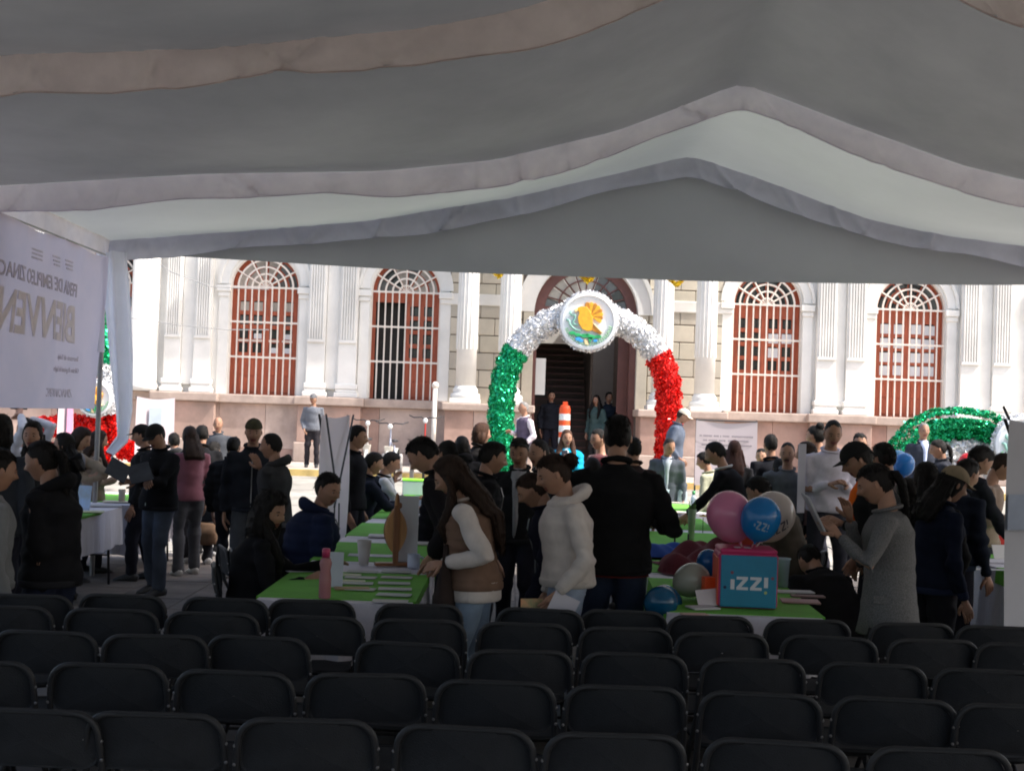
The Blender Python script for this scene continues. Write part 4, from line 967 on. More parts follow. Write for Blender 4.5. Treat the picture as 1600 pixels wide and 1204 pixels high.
    # hair
    if hair != 'bald':
        hm = MB(); add_hair(hm, Mh, hs, hair, hi, seed, bool(cap)); nfz = len(hm.f)
        back = lambda x, y, z: Mh @ Vector((x * hs, y * hs, z * hs))
        if hair in ('long', 'curly'):
            nk = back(0, -.45, .1); cb = C + Vector((0, -.085 * H * f, .03 * H)); wb = Wt + Vector((0, -.090 * H * f, (.42 - longl) * -0 + .02 * H))
            pts = [nk, back(0, -.55, -.5), N + Vector((0, -.055 * H, .0)), C + D2 * .04 * H + Vector((0, -.080 * H, 0)), cb]
            rad = [(.66 * hs, .5 * hs), (.74 * hs, .48 * hs), (.070 * H, .036 * H), (.072 * H, .03 * H), (.066 * H, .026 * H)]
            if longl > .3: pts += [(cb + wb) / 2, wb]; rad += [(.052 * H, .022 * H), (.022 * H, .010 * H)]
            if hair == 'curly': pts = [back(0, -.3, .3), back(0, -.42, -.4), back(0, -.45, -1.0), back(0, -.5, -1.6), back(0, -.5, -1.9)]; rad = [(.85 * hs, .75 * hs), (1.08 * hs, .85 * hs), (1.2 * hs, .8 * hs), (1.05 * hs, .6 * hs), (.5 * hs, .3 * hs)]
            strand_loft(hm, pts, rad, (1, 0, 0), seed)
            if longl > .38:
                for sd in (-1, 1):
                    strand_loft(hm, [back(sd * .58, .10, .15), back(sd * .66, .12, -.5), C + D2 * .04 * H + Vector((sd * .062 * H, .045 * H, .01 * H)), C + Vector((sd * .065 * H, .082 * H, -.02 * H)), Wt + Vector((sd * .055 * H, .085 * H, .05 * H))], [(.18 * hs, .22 * hs), (.2 * hs, .3 * hs), (.024 * H, .026 * H), (.020 * H, .014 * H), (.008 * H, .006 * H)], (0, 1, 0), seed + sd, 16)
        if hair == 'bob': 
            strand_loft(hm, [back(0, -.25, .2), back(0, -.35, -.5), back(0, -.35, -1.05)], [(.78 * hs, .62 * hs), (.84 * hs, .62 * hs), (.68 * hs, .45 * hs)], (1, 0, 0), seed)
        if hair == 'bun' or bun:
            bp = {'high': back(0, -.55, .95), 'low': back(0, -1.12, -.12), None: back(0, -1.08, .42)}[bun]
            t_2 = MB(); t_2.ell(bp, (.40 * hs, .36 * hs, .36 * hs), None, 16, 12)
            for i_, p_ in enumerate(t_2.v):
                v = Vector(p_) - bp; t_2.v[i_] = tuple(bp + v * (1 + .09 * math.sin(9 * math.atan2(v.y, v.x) + v.z * 60)))
            hm.add(t_2.v, t_2.f)
        if hair == 'pony':
            strand_loft(hm, [back(0, -.80, .25), back(0, -1.12, .15), back(0, -1.25, -.35), back(0, -1.15, -1.0), back(0, -.95, -1.9), back(0, -.85, -2.3)], [(.2 * hs, .2 * hs), (.24 * hs, .22 * hs), (.30 * hs, .24 * hs), (.27 * hs, .2 * hs), (.18 * hs, .12 * hs), (.05 * hs, .04 * hs)], (1, 0, 0), seed, 18)
        if d < 20: fuzz(hm, 1500 if d < 9 else 900 if d < 12 else 450, hs, HC, hair == 'curly', seed, bool(cap), hair == 'crop')
        hm.build('hair', hairmat(hc), root, smooth=True)
    if moust or beard:
        m_ = MB(); pts = [Mh @ Vector((x * hs, y * hs, z * hs)) for x, y, z in ((-.22, .66, -.50), (-.1, .80, -.42), (0, .835, -.40), (.1, .80, -.42), (.22, .66, -.50))]
        m_.tube(pts, [(.02 * hs, .03 * hs), (.035 * hs, .055 * hs), (.035 * hs, .055 * hs), (.035 * hs, .055 * hs), (.02 * hs, .03 * hs)], 8); m_.build('moustache', hairmat(hc), root, smooth=True)
    if glasses:
        m_ = MB()
        for sd in (-1, 1): m_.ell(Mh @ Vector((sd * .27 * hs, .66 * hs, .72 * hs)), (.17 * hs, .05 * hs, .11 * hs), MH.to_3x3(), 12, 8)
        m_.tube([Mh @ Vector((x * hs, y * hs, z * hs)) for x, y, z in ((-.70, -.1, .45), (-.5, .62, .72), (0, .74, .76), (.5, .62, .72), (.70, -.1, .45))], .02 * hs, 6); m_.build('sunglasses', mat('dark_plastic', (.02, .02, .02), rough=.15, var=0), root, smooth=True)
    if cap:
        cm = MB(); nu, nv = 28, 9; vs = []
        for i in range(nv + 1):
            th = math.pi * .5 * i / nv
            for k_ in range(nu):
                q_ = 2 * math.pi * k_ / nu; vs.append(Mh @ (Vector((math.sin(th) * math.sin(q_) * .70, math.sin(th) * math.cos(q_) * .88 - .03, .34 + math.cos(th) * .78)) * hs))
        cm.add(vs, [(i * nu + k_, (i + 1) * nu + k_, (i + 1) * nu + (k_ + 1) % nu, i * nu + (k_ + 1) % nu) for i in range(nv) for k_ in range(nu)])
        cmat = cloth(capc)
        co = cm.build('cap', cmat, root, smooth=True)
        br = MB(); yb = 1 if cap == 'front' else -1
        def bf(u, v):
            t = (u - .5) * 2; q_ = t * 1.05
            return Mh @ (Vector((math.sin(q_) * .68 * (1 + .0 * v), yb * (math.cos(q_) * .80 + v * .62 * (1 - .35 * t * t)), .36 - .10 * v - .10 * t * t * v)) * hs)
        sheet(12, 5, bf).build('brim', cmat, co, smooth=True)
        MB().ell(Mh @ Vector((0, -.03 * hs, 1.12 * hs)), (.05 * hs, .05 * hs, .03 * hs)).build('button', cmat, co)
    PEOPLE.append((root, dict(H=H, P=P, Wt=Wt, C=C, N=N, HC=HC, hs=hs, arms=arms, Rz=Rz, X0=X0, Y0=Y0, G=G, Mh=Mh)))
    return PEOPLE[-1]
def wrist(pp, sd):         # world position of a wrist: sd -1 left, 1 right
    q = pp[1]; a = [x for x in q['arms'] if x[0] == sd][0]
    return q['Rz'] @ a[3] + Vector((q['X0'], q['Y0'], q['G'])), (q['Rz'] @ (a[3] - a[2])).normalized()
def wpt(pp, v): q = pp[1]; return q['Rz'] @ Vector(v) + Vector((q['X0'], q['Y0'], q['G']))
# ---------------------------------------------------------------- folding chairs
M_ch = mat('charcoal_plastic', (.027, .029, .033), rough=.78, var=.32, vs=3.5, bump=.3, bs=240, spec=.2)
M_chf = mat('dark_steel_tube', (.026, .027, .030), rough=.55, metal=.2, var=.1)
M_riv = mat('bright_rivet', (.35, .35, .36), rough=.3, metal=.9, var=0)
def rr(w, h, rt, rb, n=7, sag=0):
    P = []
    for cx, cz, r, a0 in ((w - rb, rb, rb, -90), (w - rt, h - rt, rt, 0), (-w + rt, h - rt, rt, 90), (-w + rb, rb, rb, 180)):
        for i in range(n + 1):
            a = R(a0 + 90 * i / n); P.append((cx + r * math.cos(a), cz + r * math.sin(a)))
    return P
def curved_panel(w, h, rt, rb, th, bow, zbow=0):
    # several nested outlines so the panel bulges; bows towards the sitter at the sides
    b = MB(); rings = []
    for s_, dy in ((1.0, 0), (.985, -th * .30), (.955, -th * .38), (.93, -th * .36), (.5, -th * .42), (.02, -th * .44)):
        rings.append([((x) * s_, (z - h / 2) * s_ + h / 2, dy) for x, z in rr(w, h, rt, rb)])
    def P(x, z, dy): return (x, dy + bow * (x / w) ** 2, z + zbow * (1 - (x / w) ** 2))
    n = len(rings[0]); vs = []
    for r_ in rings: vs += [P(*p) for p in r_]
    for r_ in rings: vs += [P(x, z, -th - dy) for x, z, dy in r_]
    fs = []; m = len(rings)
    for j in range(m - 1):
        for i in range(n):
            fs.append((j * n + i, (j + 1) * n + i, (j + 1) * n + (i + 1) % n, j * n + (i + 1) % n))
            o = m * n; fs.append((o + j * n + i, o + j * n + (i + 1) % n, o + (j + 1) * n + (i + 1) % n, o + (j + 1) * n + i))
    for i in range(n): fs.append((i, (i + 1) % n, m * n + (i + 1) % n, m * n + i))
    return b.add(vs, fs)
def make_chair():
    t = thing('folding_chair', 'x', 'chair', (0, 0, 0), 0, 'black folding chairs set out in rows')
    b = curved_panel(.208, .180, .098, .045, .024, .045, .010)
    me = b.mesh('backrest', M_ch, True, weld=True)
    me.transform(Matrix.Translation((0, -.006, .628)) @ Matrix.Rotation(R(7), 4, 'X')); bk = link('backrest', me, t)
    me = curved_panel(.200, .385, .07, .07, .024, 0).mesh('seat', M_ch, True, weld=True)
    me.transform(Matrix.Translation((0, .035, .452)) @ Matrix.Rotation(R(-90), 4, 'X') @ Matrix.Rotation(R(180), 4, 'Z') @ Matrix.Translation((0, -.385, 0))); 
    v = vget(me); v[:, 2] += .452 - v[:, 2].max() ; vset(me, v); link('seat', me, t)
    fr = MB(); P = [(-.232, .40, .01), (-.226, .10, .43), (-.220, .03, .56), (-.216, -.005, .70)]
    P += [(-.212 + .075 * (1 - math.cos(R(a))), -.012 - .012 * math.sin(R(a)), .735 + .073 * math.sin(R(a))) for a in range(0, 91, 15)]
    P += [(-x, y, z) for x, y, z in P[::-1]]
    fr.tube(P, .0115, 8); f_ = fr.build('front_leg_frame', M_chf, t, smooth=True)
    for s_ in (-1, 1):
        MB().tube([(s_ * .205, .38, .425), (s_ * .205, .16, .25), (s_ * .212, -.09, .01)], .0105, 8).build('rear_leg', M_chf, t, smooth=True)
        for z, y in ((.665, .012), (.725, .004)): MB().ell((s_ * .222, y - .018, z), (.006, .006, .006), None, 8, 5).build('rivet', M_riv, f_)
        MB().tube([(s_ * .232, .405, .025), (s_ * .2325, .41, .0)], .014, 8).build('foot_cap', M_ch, f_)
    MB().tube([(-.212, -.07, .03 + .02), (.212, -.07, .05)], .008, 6).build('crossbar', M_chf, t); MB().tube([(-.228, .25, .22), (.228, .25, .22)], .008, 6).build('crossbar', M_chf, t)
    return t
chair0 = make_chair(); _used = [False]
bpy.context.view_layer.update()
rows = [
 ('nearest', [(-185, 1098), (50, 1103), (243, 1107), (480, 1116), (728, 1129), (962, 1141), (1215, 1152), (1470, 1165), (1715, 1172)], 4.12),
 ('second', [(-40, 1030), (170, 1032), (368, 1045), (572, 1047), (775, 1060), (978, 1068), (1190, 1080), (1400, 1088), (1590, 1100)], 4.86),
 ('third', [(-110, 982), (72, 985), (243, 990), (405, 990), (638, 1000), (813, 1015), (992, 1018), (1177, 1028), (1365, 1035), (1545, 1046)], 5.56),
 ('fourth', [(8, 946), (175, 950), (332, 955), (497, 960), (655, 965), (820, 970), (978, 977), (1128, 988), (1297, 992), (1458, 996), (1600, 1003)], 6.2),
 ('farthest', [(44, 934), (192, 930), (353, 935), (487, 936), (655, 943), (845, 950), (975, 951), (1110, 962), (1262, 967), (1425, 972), (1562, 977)], 6.75)]
ordn = ['first', 'second', 'third', 'fourth', 'fifth', 'sixth', 'seventh', 'eighth', 'ninth', 'tenth', 'eleventh']
for rn, pts, d0 in rows:
    k = 0
    for i, (px, py) in enumerate(pts):
        hz = 648 + (px - 800) * .035; d = (CZ - .812) * F / (py - hz) ; d = .6 * d + .4 * d0 * (1 - (px - 800) * 1.4e-5)
        c = U(px, py, d)
        o = chair0 if not _used[0] else copy_tree(chair0); _used[0] = True
        o.location = (c.x, d + .02, 0); o.rotation_euler.z = R(random.uniform(-7, 7) - (px - 800) * .0015)
        vis = -20 < px < 1640
        if vis: lb = 'black folding chair, %s from the left in the %s row' % (ordn[k], rn); k += 1
        else: lb = 'black folding chair cut off at the %s end of the %s row' % ('left' if px < 0 else 'right', rn)
        o['label'] = lb
def extra_chair(x, y, rz, lb, grp='black folding chairs by the stall tables'):
    o = copy_tree(chair0); o.location = (x, y, 0); o.rotation_euler.z = R(rz); o['label'] = lb; o['group'] = grp; return o
# ---------------------------------------------------------------- tables, cloths, runners
M_cl = mat('white_tablecloth', (.66, .64, .70), rough=.85, var=.06, vs=3, bump=.2, bs=60)
M_gr = mat('green_runner', (.135, .42, .045), rough=.9, var=.12, vs=5, bump=.2, bs=90)
M_leg = mat('table_steel', (.05, .05, .055), rough=.45, metal=.5)
TZ = .745
def draped(x0, x1, y0, y1, drop, z, seed, wav=.02):
    rg = random.Random(seed); b = MB(); per = []; N = 26
    def edge(a, c, n): return [(a[0] + (c[0] - a[0]) * i / n, a[1] + (c[1] - a[1]) * i / n) for i in range(n)]
    e = .012; per = edge((x0 - e, y0 - e), (x1 + e, y0 - e), 22) + edge((x1 + e, y0 - e), (x1 + e, y1 + e), 40) + edge((x1 + e, y1 + e), (x0 - e, y1 + e), 22) + edge((x0 - e, y1 + e), (x0 - e, y0 - e), 40)
    n = len(per); cx, cy = (x0 + x1) / 2, (y0 + y1) / 2; ph = rg.uniform(0, 6); vs = []
    lv = [(0, 0), (.03, .01), (.2, .25), (.45, .6), (.75, .9), (1, 1)]
    for t, wv in lv:
        for i, (x, y) in enumerate(per):
            dx, dy = x - cx, y - cy; nx = math.copysign(1, dx) if abs(abs(dx) - (x1 - x0) / 2 - e) < .001 else 0; ny = math.copysign(1, dy) if abs(abs(dy) - (y1 - y0) / 2 - e) < .001 else 0
            a = wav * wv * (1 + math.sin(i * .9 + ph) + .6 * math.sin(i * 1.7 + 2 * ph)) * (drop / .5) + .004
            vs.append((x + nx * a, y + ny * a, z + .004 - drop * t * (1 + .03 * math.sin(i * .35 + ph) * t)))
    fs = [(j * n + (i + 1) % n, j * n + i, (j + 1) * n + i, (j + 1) * n + (i + 1) % n) for j in range(len(lv) - 1) for i in range(n)]
    fs.append(tuple(range(n)))
    return b.add(vs, fs)
def table(cx, cy, rz, ln, wd, lab, drop=.55, runner=True, rdrop=.12, clab='white', rr_=(.30, .30)):
    t = thing('folding_table', 'folding banquet table under ' + lab, 'table', (cx, cy, 0), R(rz), 'folding tables under white cloths')
    MB().box(-wd / 2, wd / 2, -ln / 2, ln / 2, TZ - .035, TZ).build('tabletop', mat('table_grey', (.4, .4, .42)), t, bev=.006)
    for sy in (-1, 1):
        for sx in (-1, 1):
            MB().tube([(sx * (wd / 2 - .06), sy * (ln / 2 - .22), TZ - .04), (sx * (wd / 2 - .06), sy * (ln / 2 - .12), .35), (sx * (wd / 2 - .05), sy * (ln / 2 - .10), 0)], .013, 8).build('leg', M_leg, t, smooth=True)
        MB().tube([(-(wd / 2 - .06), sy * (ln / 2 - .14), .30), (wd / 2 - .06, sy * (ln / 2 - .14), .30)], .009, 6).build('crossbar', M_leg, t)
        MB().tube([(0, sy * (ln / 2 - .14), .30), (0, sy * .1, TZ - .05)], .008, 6).build('brace', M_leg, t)
    c = draped(-wd / 2, wd / 2, -ln / 2, ln / 2, drop, TZ, int(cy * 10)).build('tablecloth', M_cl, smooth=False, loc=(cx, cy, 0), rz=R(rz))
    tag(c, 'white cloth over ' + lab, 'tablecloth', 'white tablecloths')
    if runner:
        g_ = draped(-wd / 2 - .016, wd / 2 + .016, -ln / 2 + rr_[0], ln / 2 - rr_[1], rdrop, TZ + .005, int(cy * 10) + 1, .012).build('table_runner', M_gr, loc=(cx, cy, 0), rz=R(rz))
        tag(g_, 'bright green runner over ' + lab, 'runner', 'green table runners')
    return t
L5 = ['the nearest centre-left table with the mug', 'the second centre-left table beyond the wooden stand', 'the third centre-left table beside the seated clerks', 'the fourth centre-left table with the laptop', 'the farthest centre-left table beneath the green boxes']
for i in range(4): table(-.91 + .012 * i, 8.10 + i * 1.84, 0, 1.78, .80, L5[i], rr_=(.10, .5) if i == 0 else (.12, .42), rdrop=.05 if i == 0 else .12)
L5 = ['the nearest centre-right table with the blue box', 'the second centre-right table with the maroon cloth', 'the third centre-right table with the vase', 'the farthest centre-right table with the plastic jug']
for i in range(4): table(1.33 + .085 * i, 8.10 + i * 1.84, -2.6, 1.78, .80, L5[i], rr_=(.06, .25), rdrop=.42 if i < 2 else .3)
table(-4.15, 12.2, 0, 1.8, .76, 'the left table in front of the hanging banner', drop=.36, rr_=(.35, .7), rdrop=.02); table(-4.12, 14.3, 0, 1.8, .76, 'the left table behind the man reading a folder', drop=.5)
table(-.85, 16.3, 0, 1.8, .8, 'the sunny centre table out beyond the tent')
table(4.15, 9.6, 0, 1.8, .8, 'the right table beside the grey stand banner', drop=.6); table(4.2, 11.6, 0, 1.8, .8, 'the right table with the red box'); 
table(2.2, 16.0, -3, 1.8, .8, 'the table under the man in the grey suit')
# ---------------------------------------------------------------- people, near to far
P_ = {}
P_['hoodie_l'] = person('person in grey hooded sweater cut off by the left edge', 0, 702, 7.1, -50, 'hoodie', (.20, .21, .22), (.03, .03, .04), 'short', pitch=10, h=1.55)
P_['woman_l'] = person('woman in black jacket with hair tied low and white wristband at far left', 66, 688, 7.35, 78, 'jacket', (.012, .012, .014), (.02, .025, .05), 'pony', pitch=12, woman=True, hood=True, L=(68, 958, -.12), hyaw=0, collar=(.3, .22, .15), bend=4, fat=1.12)
P_['vest'] = person('woman with very long dark hair, brown quilted vest and cream sleeves at the nearest table', 706, 712, 7.45, 82, 'vest', (.20, .125, .09), (.27, .36, .47), 'long', DBR, bend=9, pitch=24, woman=True, sleeve=(.66, .60, .56), L=(696, 880, -.16), Rr=(690, 880, .12), collar=(.45, .38, .33), fat=1.12, longl=.42, Lp=(-.3, -.9, -.5))
P_['hood_w'] = person('woman in cream hooded sweater and light jeans with dark hair in a bun', 866, 709, 7.55, 100, 'hoodie', (.68, .62, .575), (.33, .40, .52), 'bun', DBR, bend=4, pitch=18, woman=True, L=(872, 925, -.22), fat=1.05, bun=None)
P_['black_m'] = person('tall man in black jacket and dark jeans seen from behind at the centre', 966, 648, 7.9, -4, 'jacket', (.010, .010, .011), (.025, .035, .065), 'short', pitch=6, fat=1.18, Rr=(1022, 812, .16), L=(948, 830, .3))
P_['blazer'] = person('woman in grey tweed blazer with ponytail writing on a notepad at right', 1368, 723, 7.45, 74, 'blazer', (.15, .15, .15), (.02, .02, .025), 'pony', BLK, bend=3, pitch=20, woman=True, L=(1312, 838, -.12), Rr=(1328, 812, .12), fat=1.04)
P_['man_sm'] = person('man in dark sweater with short black hair looking down behind the long-haired woman', 662, 682, 8.7, 72, 'jacket', (.016, .014, .016), (.02, .02, .03), 'short', bend=22, pitch=22, Rr='pocket', L='pocket')
P_['face_w'] = person('woman with dark tied hair peering down behind the cream sweater', 832, 738, 8.3, 84, 'jacket', (.012, .012, .022), (.02, .02, .03), 'pony', DBR, bend=14, pitch=22, woman=True, h=1.52)
P_['curly'] = person('seated woman with curly black hair and black coat looking sideways', 425, 770, 8.2, -78, 'coat', (.010, .010, .012), (.02, .02, .03), 'curly', BLK, bend=8, pitch=6, woman=True, seated=1, h=1.6, L='table', Rr=(480, 905, -.1), hyaw=42, fat=1.1)
P_['navy'] = person('seated man in padded navy jacket turning to look over his shoulder', 514, 738, 9.6, -70, 'puffer', (.014, .020, .050), (.02, .02, .03), 'short', bend=14, pitch=4, seated=1, h=1.68, fat=1.12, hyaw=55, hood=True)
P_['orange'] = person('man in black and orange jacket and black cap facing left', 1340, 690, 9.0, 88, 'jacket', (.012, .012, .012), (.02, .02, .025), 'short', bend=12, pitch=18, cap='front', fat=1.05, inner=(.85, .16, .02), L='belly', Rr='pocket')
P_['blackhair'] = person('person in black coat with shoulder-length black hair seen from behind at right', 1448, 722, 8.7, 5, 'coat', (.008, .008, .009), (.012, .012, .014), 'long', BLK, woman=True, pitch=14, longl=.25, fat=1.1)
P_['cap_b'] = person('person in navy jacket with beige cap and long dark hair facing right', 1490, 728, 8.35, -78, 'jacket', (.010, .014, .030), (.012, .012, .016), 'long', BLK, pitch=18, woman=True, cap='front', capc=(.30, .235, .15), longl=.25, bend=5)
P_['right_m'] = person('man with short black hair bending over the right table in dark jacket', 1532, 695, 10.6, -70, 'jacket', (.02, .022, .03), (.02, .02, .03), 'short', pitch=28, bend=24, Rr='table')
P_['beige_r'] = person('person in beige sweater at the right end partly behind the stand banner', 1568, 708, 11.4, -110, 'sweater', (.30, .22, .17), (.03, .03, .04), 'short', DBR, pitch=20, bend=10, Rr='belly')
P_['m775'] = person('man with short black hair and black jacket in profile facing right', 772, 690, 9.6, -78, 'jacket', (.010, .010, .012), (.02, .02, .03), 'short', pitch=10, bend=4)
P_['m810'] = person('man with sunglasses pushed up on his hair in dark shirt', 812, 683, 10.4, 168, 'jacket', (.014, .014, .016), (.02, .02, .03), 'short', pitch=14, glasses=True, skin=1, inner=(.3, .3, .32))
P_['m845'] = person('man in dark jacket with short hair just behind the sunglasses man', 842, 686, 11.0, 130, 'jacket', (.02, .02, .025), (.02, .02, .03), 'crop', pitch=6, skin=3)
P_['m8'] = person('man in dark jacket, grey trousers and olive cap standing at left of centre', 397, 654, 12.3, 190, 'jacket', (.016, .018, .024), (.07, .075, .085), 'short', cap='back', capc=(.07, .065, .04), pitch=8, fat=1.08)
P_['camo'] = person('person in dark patterned jacket with ponytail holding a hand to the mouth', 424, 676, 11.4, 80, 'jacket', (.045, .045, .048), (.02, .02, .025), 'crop', pitch=4, bend=2, L='chin', hood=True)
P_['folder'] = person('man in black jacket, black cap and faded jeans reading an open folder', 244, 662, 12.4, 150, 'jacket', (.010, .010, .012), (.07, .085, .115), 'short', cap='front', pitch=26, L=(213, 752, -.35), Rr=(232, 752, -.35), fat=1.1)
P_['m225'] = person('man in cap facing left just behind the folder reader', 222, 663, 13.4, 88, 'jacket', (.02, .02, .022), (.02, .02, .03), 'short', cap='front', pitch=8)
P_['pink'] = person('woman in pink sweater and grey trousers seen from behind', 297, 666, 14.0, 32, 'sweater', (.34, .13, .17), (.10, .10, .11), 'long', DBR, woman=True, pitch=14, shoe=(.6, .58, .55), longl=.3, L='belly')
P_['m315'] = person('man in black jacket standing behind the woman in pink', 316, 664, 15.0, 20, 'jacket', (.012, .012, .014), (.015, .015, .02), 'short', pitch=8, shoe=(.5, .5, .5))
P_['dk360'] = person('woman in black clothes with a handbag behind the group at left', 335, 690, 15.8, -30, 'coat', (.012, .012, .014), (.012, .012, .014), 'bob', woman=True, pitch=8, shoe=(.5, .5, .5))
P_['bald'] = person('bald man in grey zipped jacket standing out in the sun at left', 341, 651, 19.5, 182, 'jacket', (.06, .065, .075), (.05, .05, .06), 'bald', skin=1, pitch=4)
P_['st560'] = person('man in black jacket standing beside the crossed-pole banner', 560, 664, 13.0, -100, 'jacket', (.010, .010, .013), (.02, .02, .03), 'short', pitch=6, hyaw=0)
P_['s583'] = person('seated man in navy jacket facing right, left of the clerk in the white shirt', 585, 706, 13.8, -72, 'jacket', (.016, .02, .035), (.02, .02, .03), 'short', seated=1, h=1.64, pitch=8, bend=8, L='table', Rr='table')
P_['clerk'] = person('seated clerk in white shirt and black vest resting his chin on a hand', 612, 706, 14.4, -78, 'vest', (.016, .018, .025), (.02, .02, .03), 'short', seated=1, h=1.62, pitch=12, bend=12, sleeve=(.62, .64, .68), L='chin', Rr=(655, 778, -.2), inner=(.6, .62, .66))
P_['d722'] = person('person in dark hooded jacket with black hair in front of the green arch leg', 722, 682, 14.6, 20, 'jacket', (.012, .012, .014), (.02, .02, .03), 'bob', pitch=6, hood=True)
P_['d757'] = person('person with brown hair in dark coat facing right beside the green arch leg', 754, 661, 15.2, -60, 'coat', (.02, .018, .018), (.02, .02, .03), 'bob', BRN, pitch=2, woman=True)
P_['turq'] = person('woman with long brown hair in turquoise jacket facing the camera', 886, 671, 17.5, 178, 'puffer', (.01, .30, .48), (.03, .03, .04), 'long', BRN, woman=True, inner=(.35, .36, .38), skin=1, hyaw=-8, L='phone', Rr='phone', longl=.42)
P_['d930'] = person('person in maroon top between the turquoise jacket and the man in black', 935, 670, 15.6, 120, 'sweater', (.10, .012, .02), (.02, .02, .03), 'short', pitch=5)
P_['d990'] = person('person with dark hair half hidden right of the man in black', 990, 682, 12.5, 10, 'jacket', (.03, .02, .02), (.02, .02, .03), 'short')
P_['lav'] = person('man in pale shirt and purple-grey vest standing by the green arch leg', 818, 627, 26.3, 120, 'vest', (.10, .08, .12), (.05, .05, .06), 'crop', GRY, skin=1, sleeve=(.70, .62, .66), L='pocket', Rr='belly', collar=(.7, .62, .66))
P_['sweat'] = person('older man in grey sweater and dark trousers standing alone on the sidewalk', 490, 615, 29.6, 188, 'sweater', (.13, .14, .165), (.02, .018, .022), 'short', GRY, skin=1, hyaw=25, pitch=-2, collar=(.6, .55, .55), Rr='pocket', cap='front', capc=(.14, .14, .15))
P_['capm'] = person('man in denim-blue jacket and pale cap looking down beside the red arch leg', 1068, 638, 23.0, -100, 'jacket', (.10, .12, .16), (.03, .05, .11), 'short', DBR, skin=1, cap='front', capc=(.60, .52, .42), pitch=18, bend=8, Rr='pocket', L='pocket')
P_['greysuit'] = person('man in open grey jacket and pale shirt leaning on the far table', 1046, 684, 16.8, 172, 'blazer', (.12, .135, .16), (.02, .02, .03), 'crop', skin=1, bend=14, pitch=6, inner=(.50, .55, .62), L=(.17, .26, .47), Rr=(-.17, .26, .47), hyaw=-25, h=1.68) if False else person('man in open grey jacket and pale shirt leaning on the far table', 1046, 684, 16.8, 172, 'blazer', (.075, .085, .105), (.02, .02, .03), 'crop', skin=1, bend=14, pitch=6, inner=(.34, .38, .44), hyaw=-25)
P_['beige2'] = person('person in pale green-beige shirt behind the man in the black suit', 1100, 706, 15.6, 60, 'shirt', (.42, .43, .32), (.03, .03, .04), 'short', bend=10, pitch=8)
P_['suit'] = person('man with moustache in black suit and white collar leaning to the left', 1118, 690, 13.2, 76, 'blazer', (.010, .010, .013), (.015, .015, .02), 'short', bend=18, pitch=8, moust=True, collar=(.6, .6, .62), L='table', Rr='table', fat=1.08)
P_['brownhair'] = person('woman with long straight brown hair seen from behind in front of the white notice', 1148, 688, 14.6, -12, 'sweater', (.03, .03, .035), (.02, .02, .03), 'long', (.055, .020, .014), woman=True, longl=.42)
P_['m1205'] = person('man in black shirt with cropped hair seen from behind', 1204, 678, 15.2, 10, 'shirt', (.014, .015, .02), (.02, .02, .03), 'short')
P_['stoop'] = person('seated person in olive brown jacket bent over behind the balloons', 1186, 744, 10.6, 60, 'jacket', (.085, .070, .055), (.02, .02, .025), 'short', seated=1, h=1.66, bend=24, pitch=16, fat=1.15, L='lap', Rr='lap')
P_['polo'] = person('man with moustache in grey polo shirt facing the camera', 1231, 690, 13.2, 170, 'polo', (.115, .125, .145), (.03, .03, .04), 'crop', moust=True, skin=0, pitch=5, hyaw=8)
P_['floral'] = person('woman in pale floral blouse facing left beside the smiling man', 1260, 690, 13.4, 80, 'blouse', (.50, .33, .33), (.02, .02, .03), 'long', DBR, woman=True, pitch=10, L=(1252, 795, -.1), longl=.3)
P_['bun16'] = person('woman with high black bun behind the floral blouse', 1274, 664, 15.4, 50, 'sweater', (.05, .02, .025), (.02, .02, .03), 'bun', woman=True, bun='high', pitch=4)
P_['white'] = person('smiling man in white shirt facing the camera', 1302, 655, 12.9, 184, 'shirt', (.62, .58, .66), (.03, .03, .04), 'crop', skin=1, pitch=12, hyaw=6, bend=6, fat=1.12, L='belly', Rr='belly')
P_['plaid'] = person('man in checked grey-brown shirt behind the orange jacket', 1380, 691, 10.0, 30, 'shirt', (.16, .13, .125), (.02, .02, .03), 'short', pitch=8)
P_['suit2'] = person('balding man in dark suit and pale blue shirt in front of the green tinsel', 1444, 660, 20.5, 178, 'blazer', (.035, .04, .055), (.02, .02, .03), 'crop', GRY, skin=1, inner=(.5, .56, .72))
P_['pony2'] = person('woman with black ponytail and dark jacket facing left at the far right', 1466, 686, 16.5, 85, 'jacket', (.03, .032, .042), (.02, .02, .03), 'pony', woman=True, pitch=14, skin=1)
P_['l50'] = person('woman with dark hair in black top facing the camera at far left', 52, 658, 10.6, 184, 'sweater', (.03, .03, .034), (.02, .02, .03), 'long', BLK, woman=True, longl=.3)
P_['l5'] = person('person with dark hair seen from behind at the left edge', 2, 648, 9.4, 0, 'jacket', (.04, .045, .055), (.02, .02, .03), 'bob', pitch=2)
P_['photo'] = person('person in white knitted sweater raising a phone at far left', 40, 652, 13.6, 60, 'sweater', (.50, .50, .52), (.03, .03, .04), 'short', L=(32, 648, -.1), Rr=(44, 655, .1), h=1.70)
P_['tan'] = person('woman in tan jacket facing right across the left table', 128, 668, 13.0, -100, 'jacket', (.27, .21, .15), (.04, .04, .05), 'bob', DBR, woman=True, pitch=14, bend=10, Rr=(172, 738, 0), L=(180, 742, -.2), skin=0, inner=(.2, .2, .22))
P_['lh150'] = person('woman with long dark brown hair beside the tan jacket', 155, 672, 13.9, -60, 'sweater', (.20, .14, .10), (.02, .02, .03), 'long', DBR, woman=True, pitch=10, longl=.42, Rr='belly')
P_['door1'] = person('person in pale teal dress standing in the dark doorway', 932, 617, 34.2, 150, 'coat', (.07, .12, .12), (.05, .05, .05), 'long', woman=True)
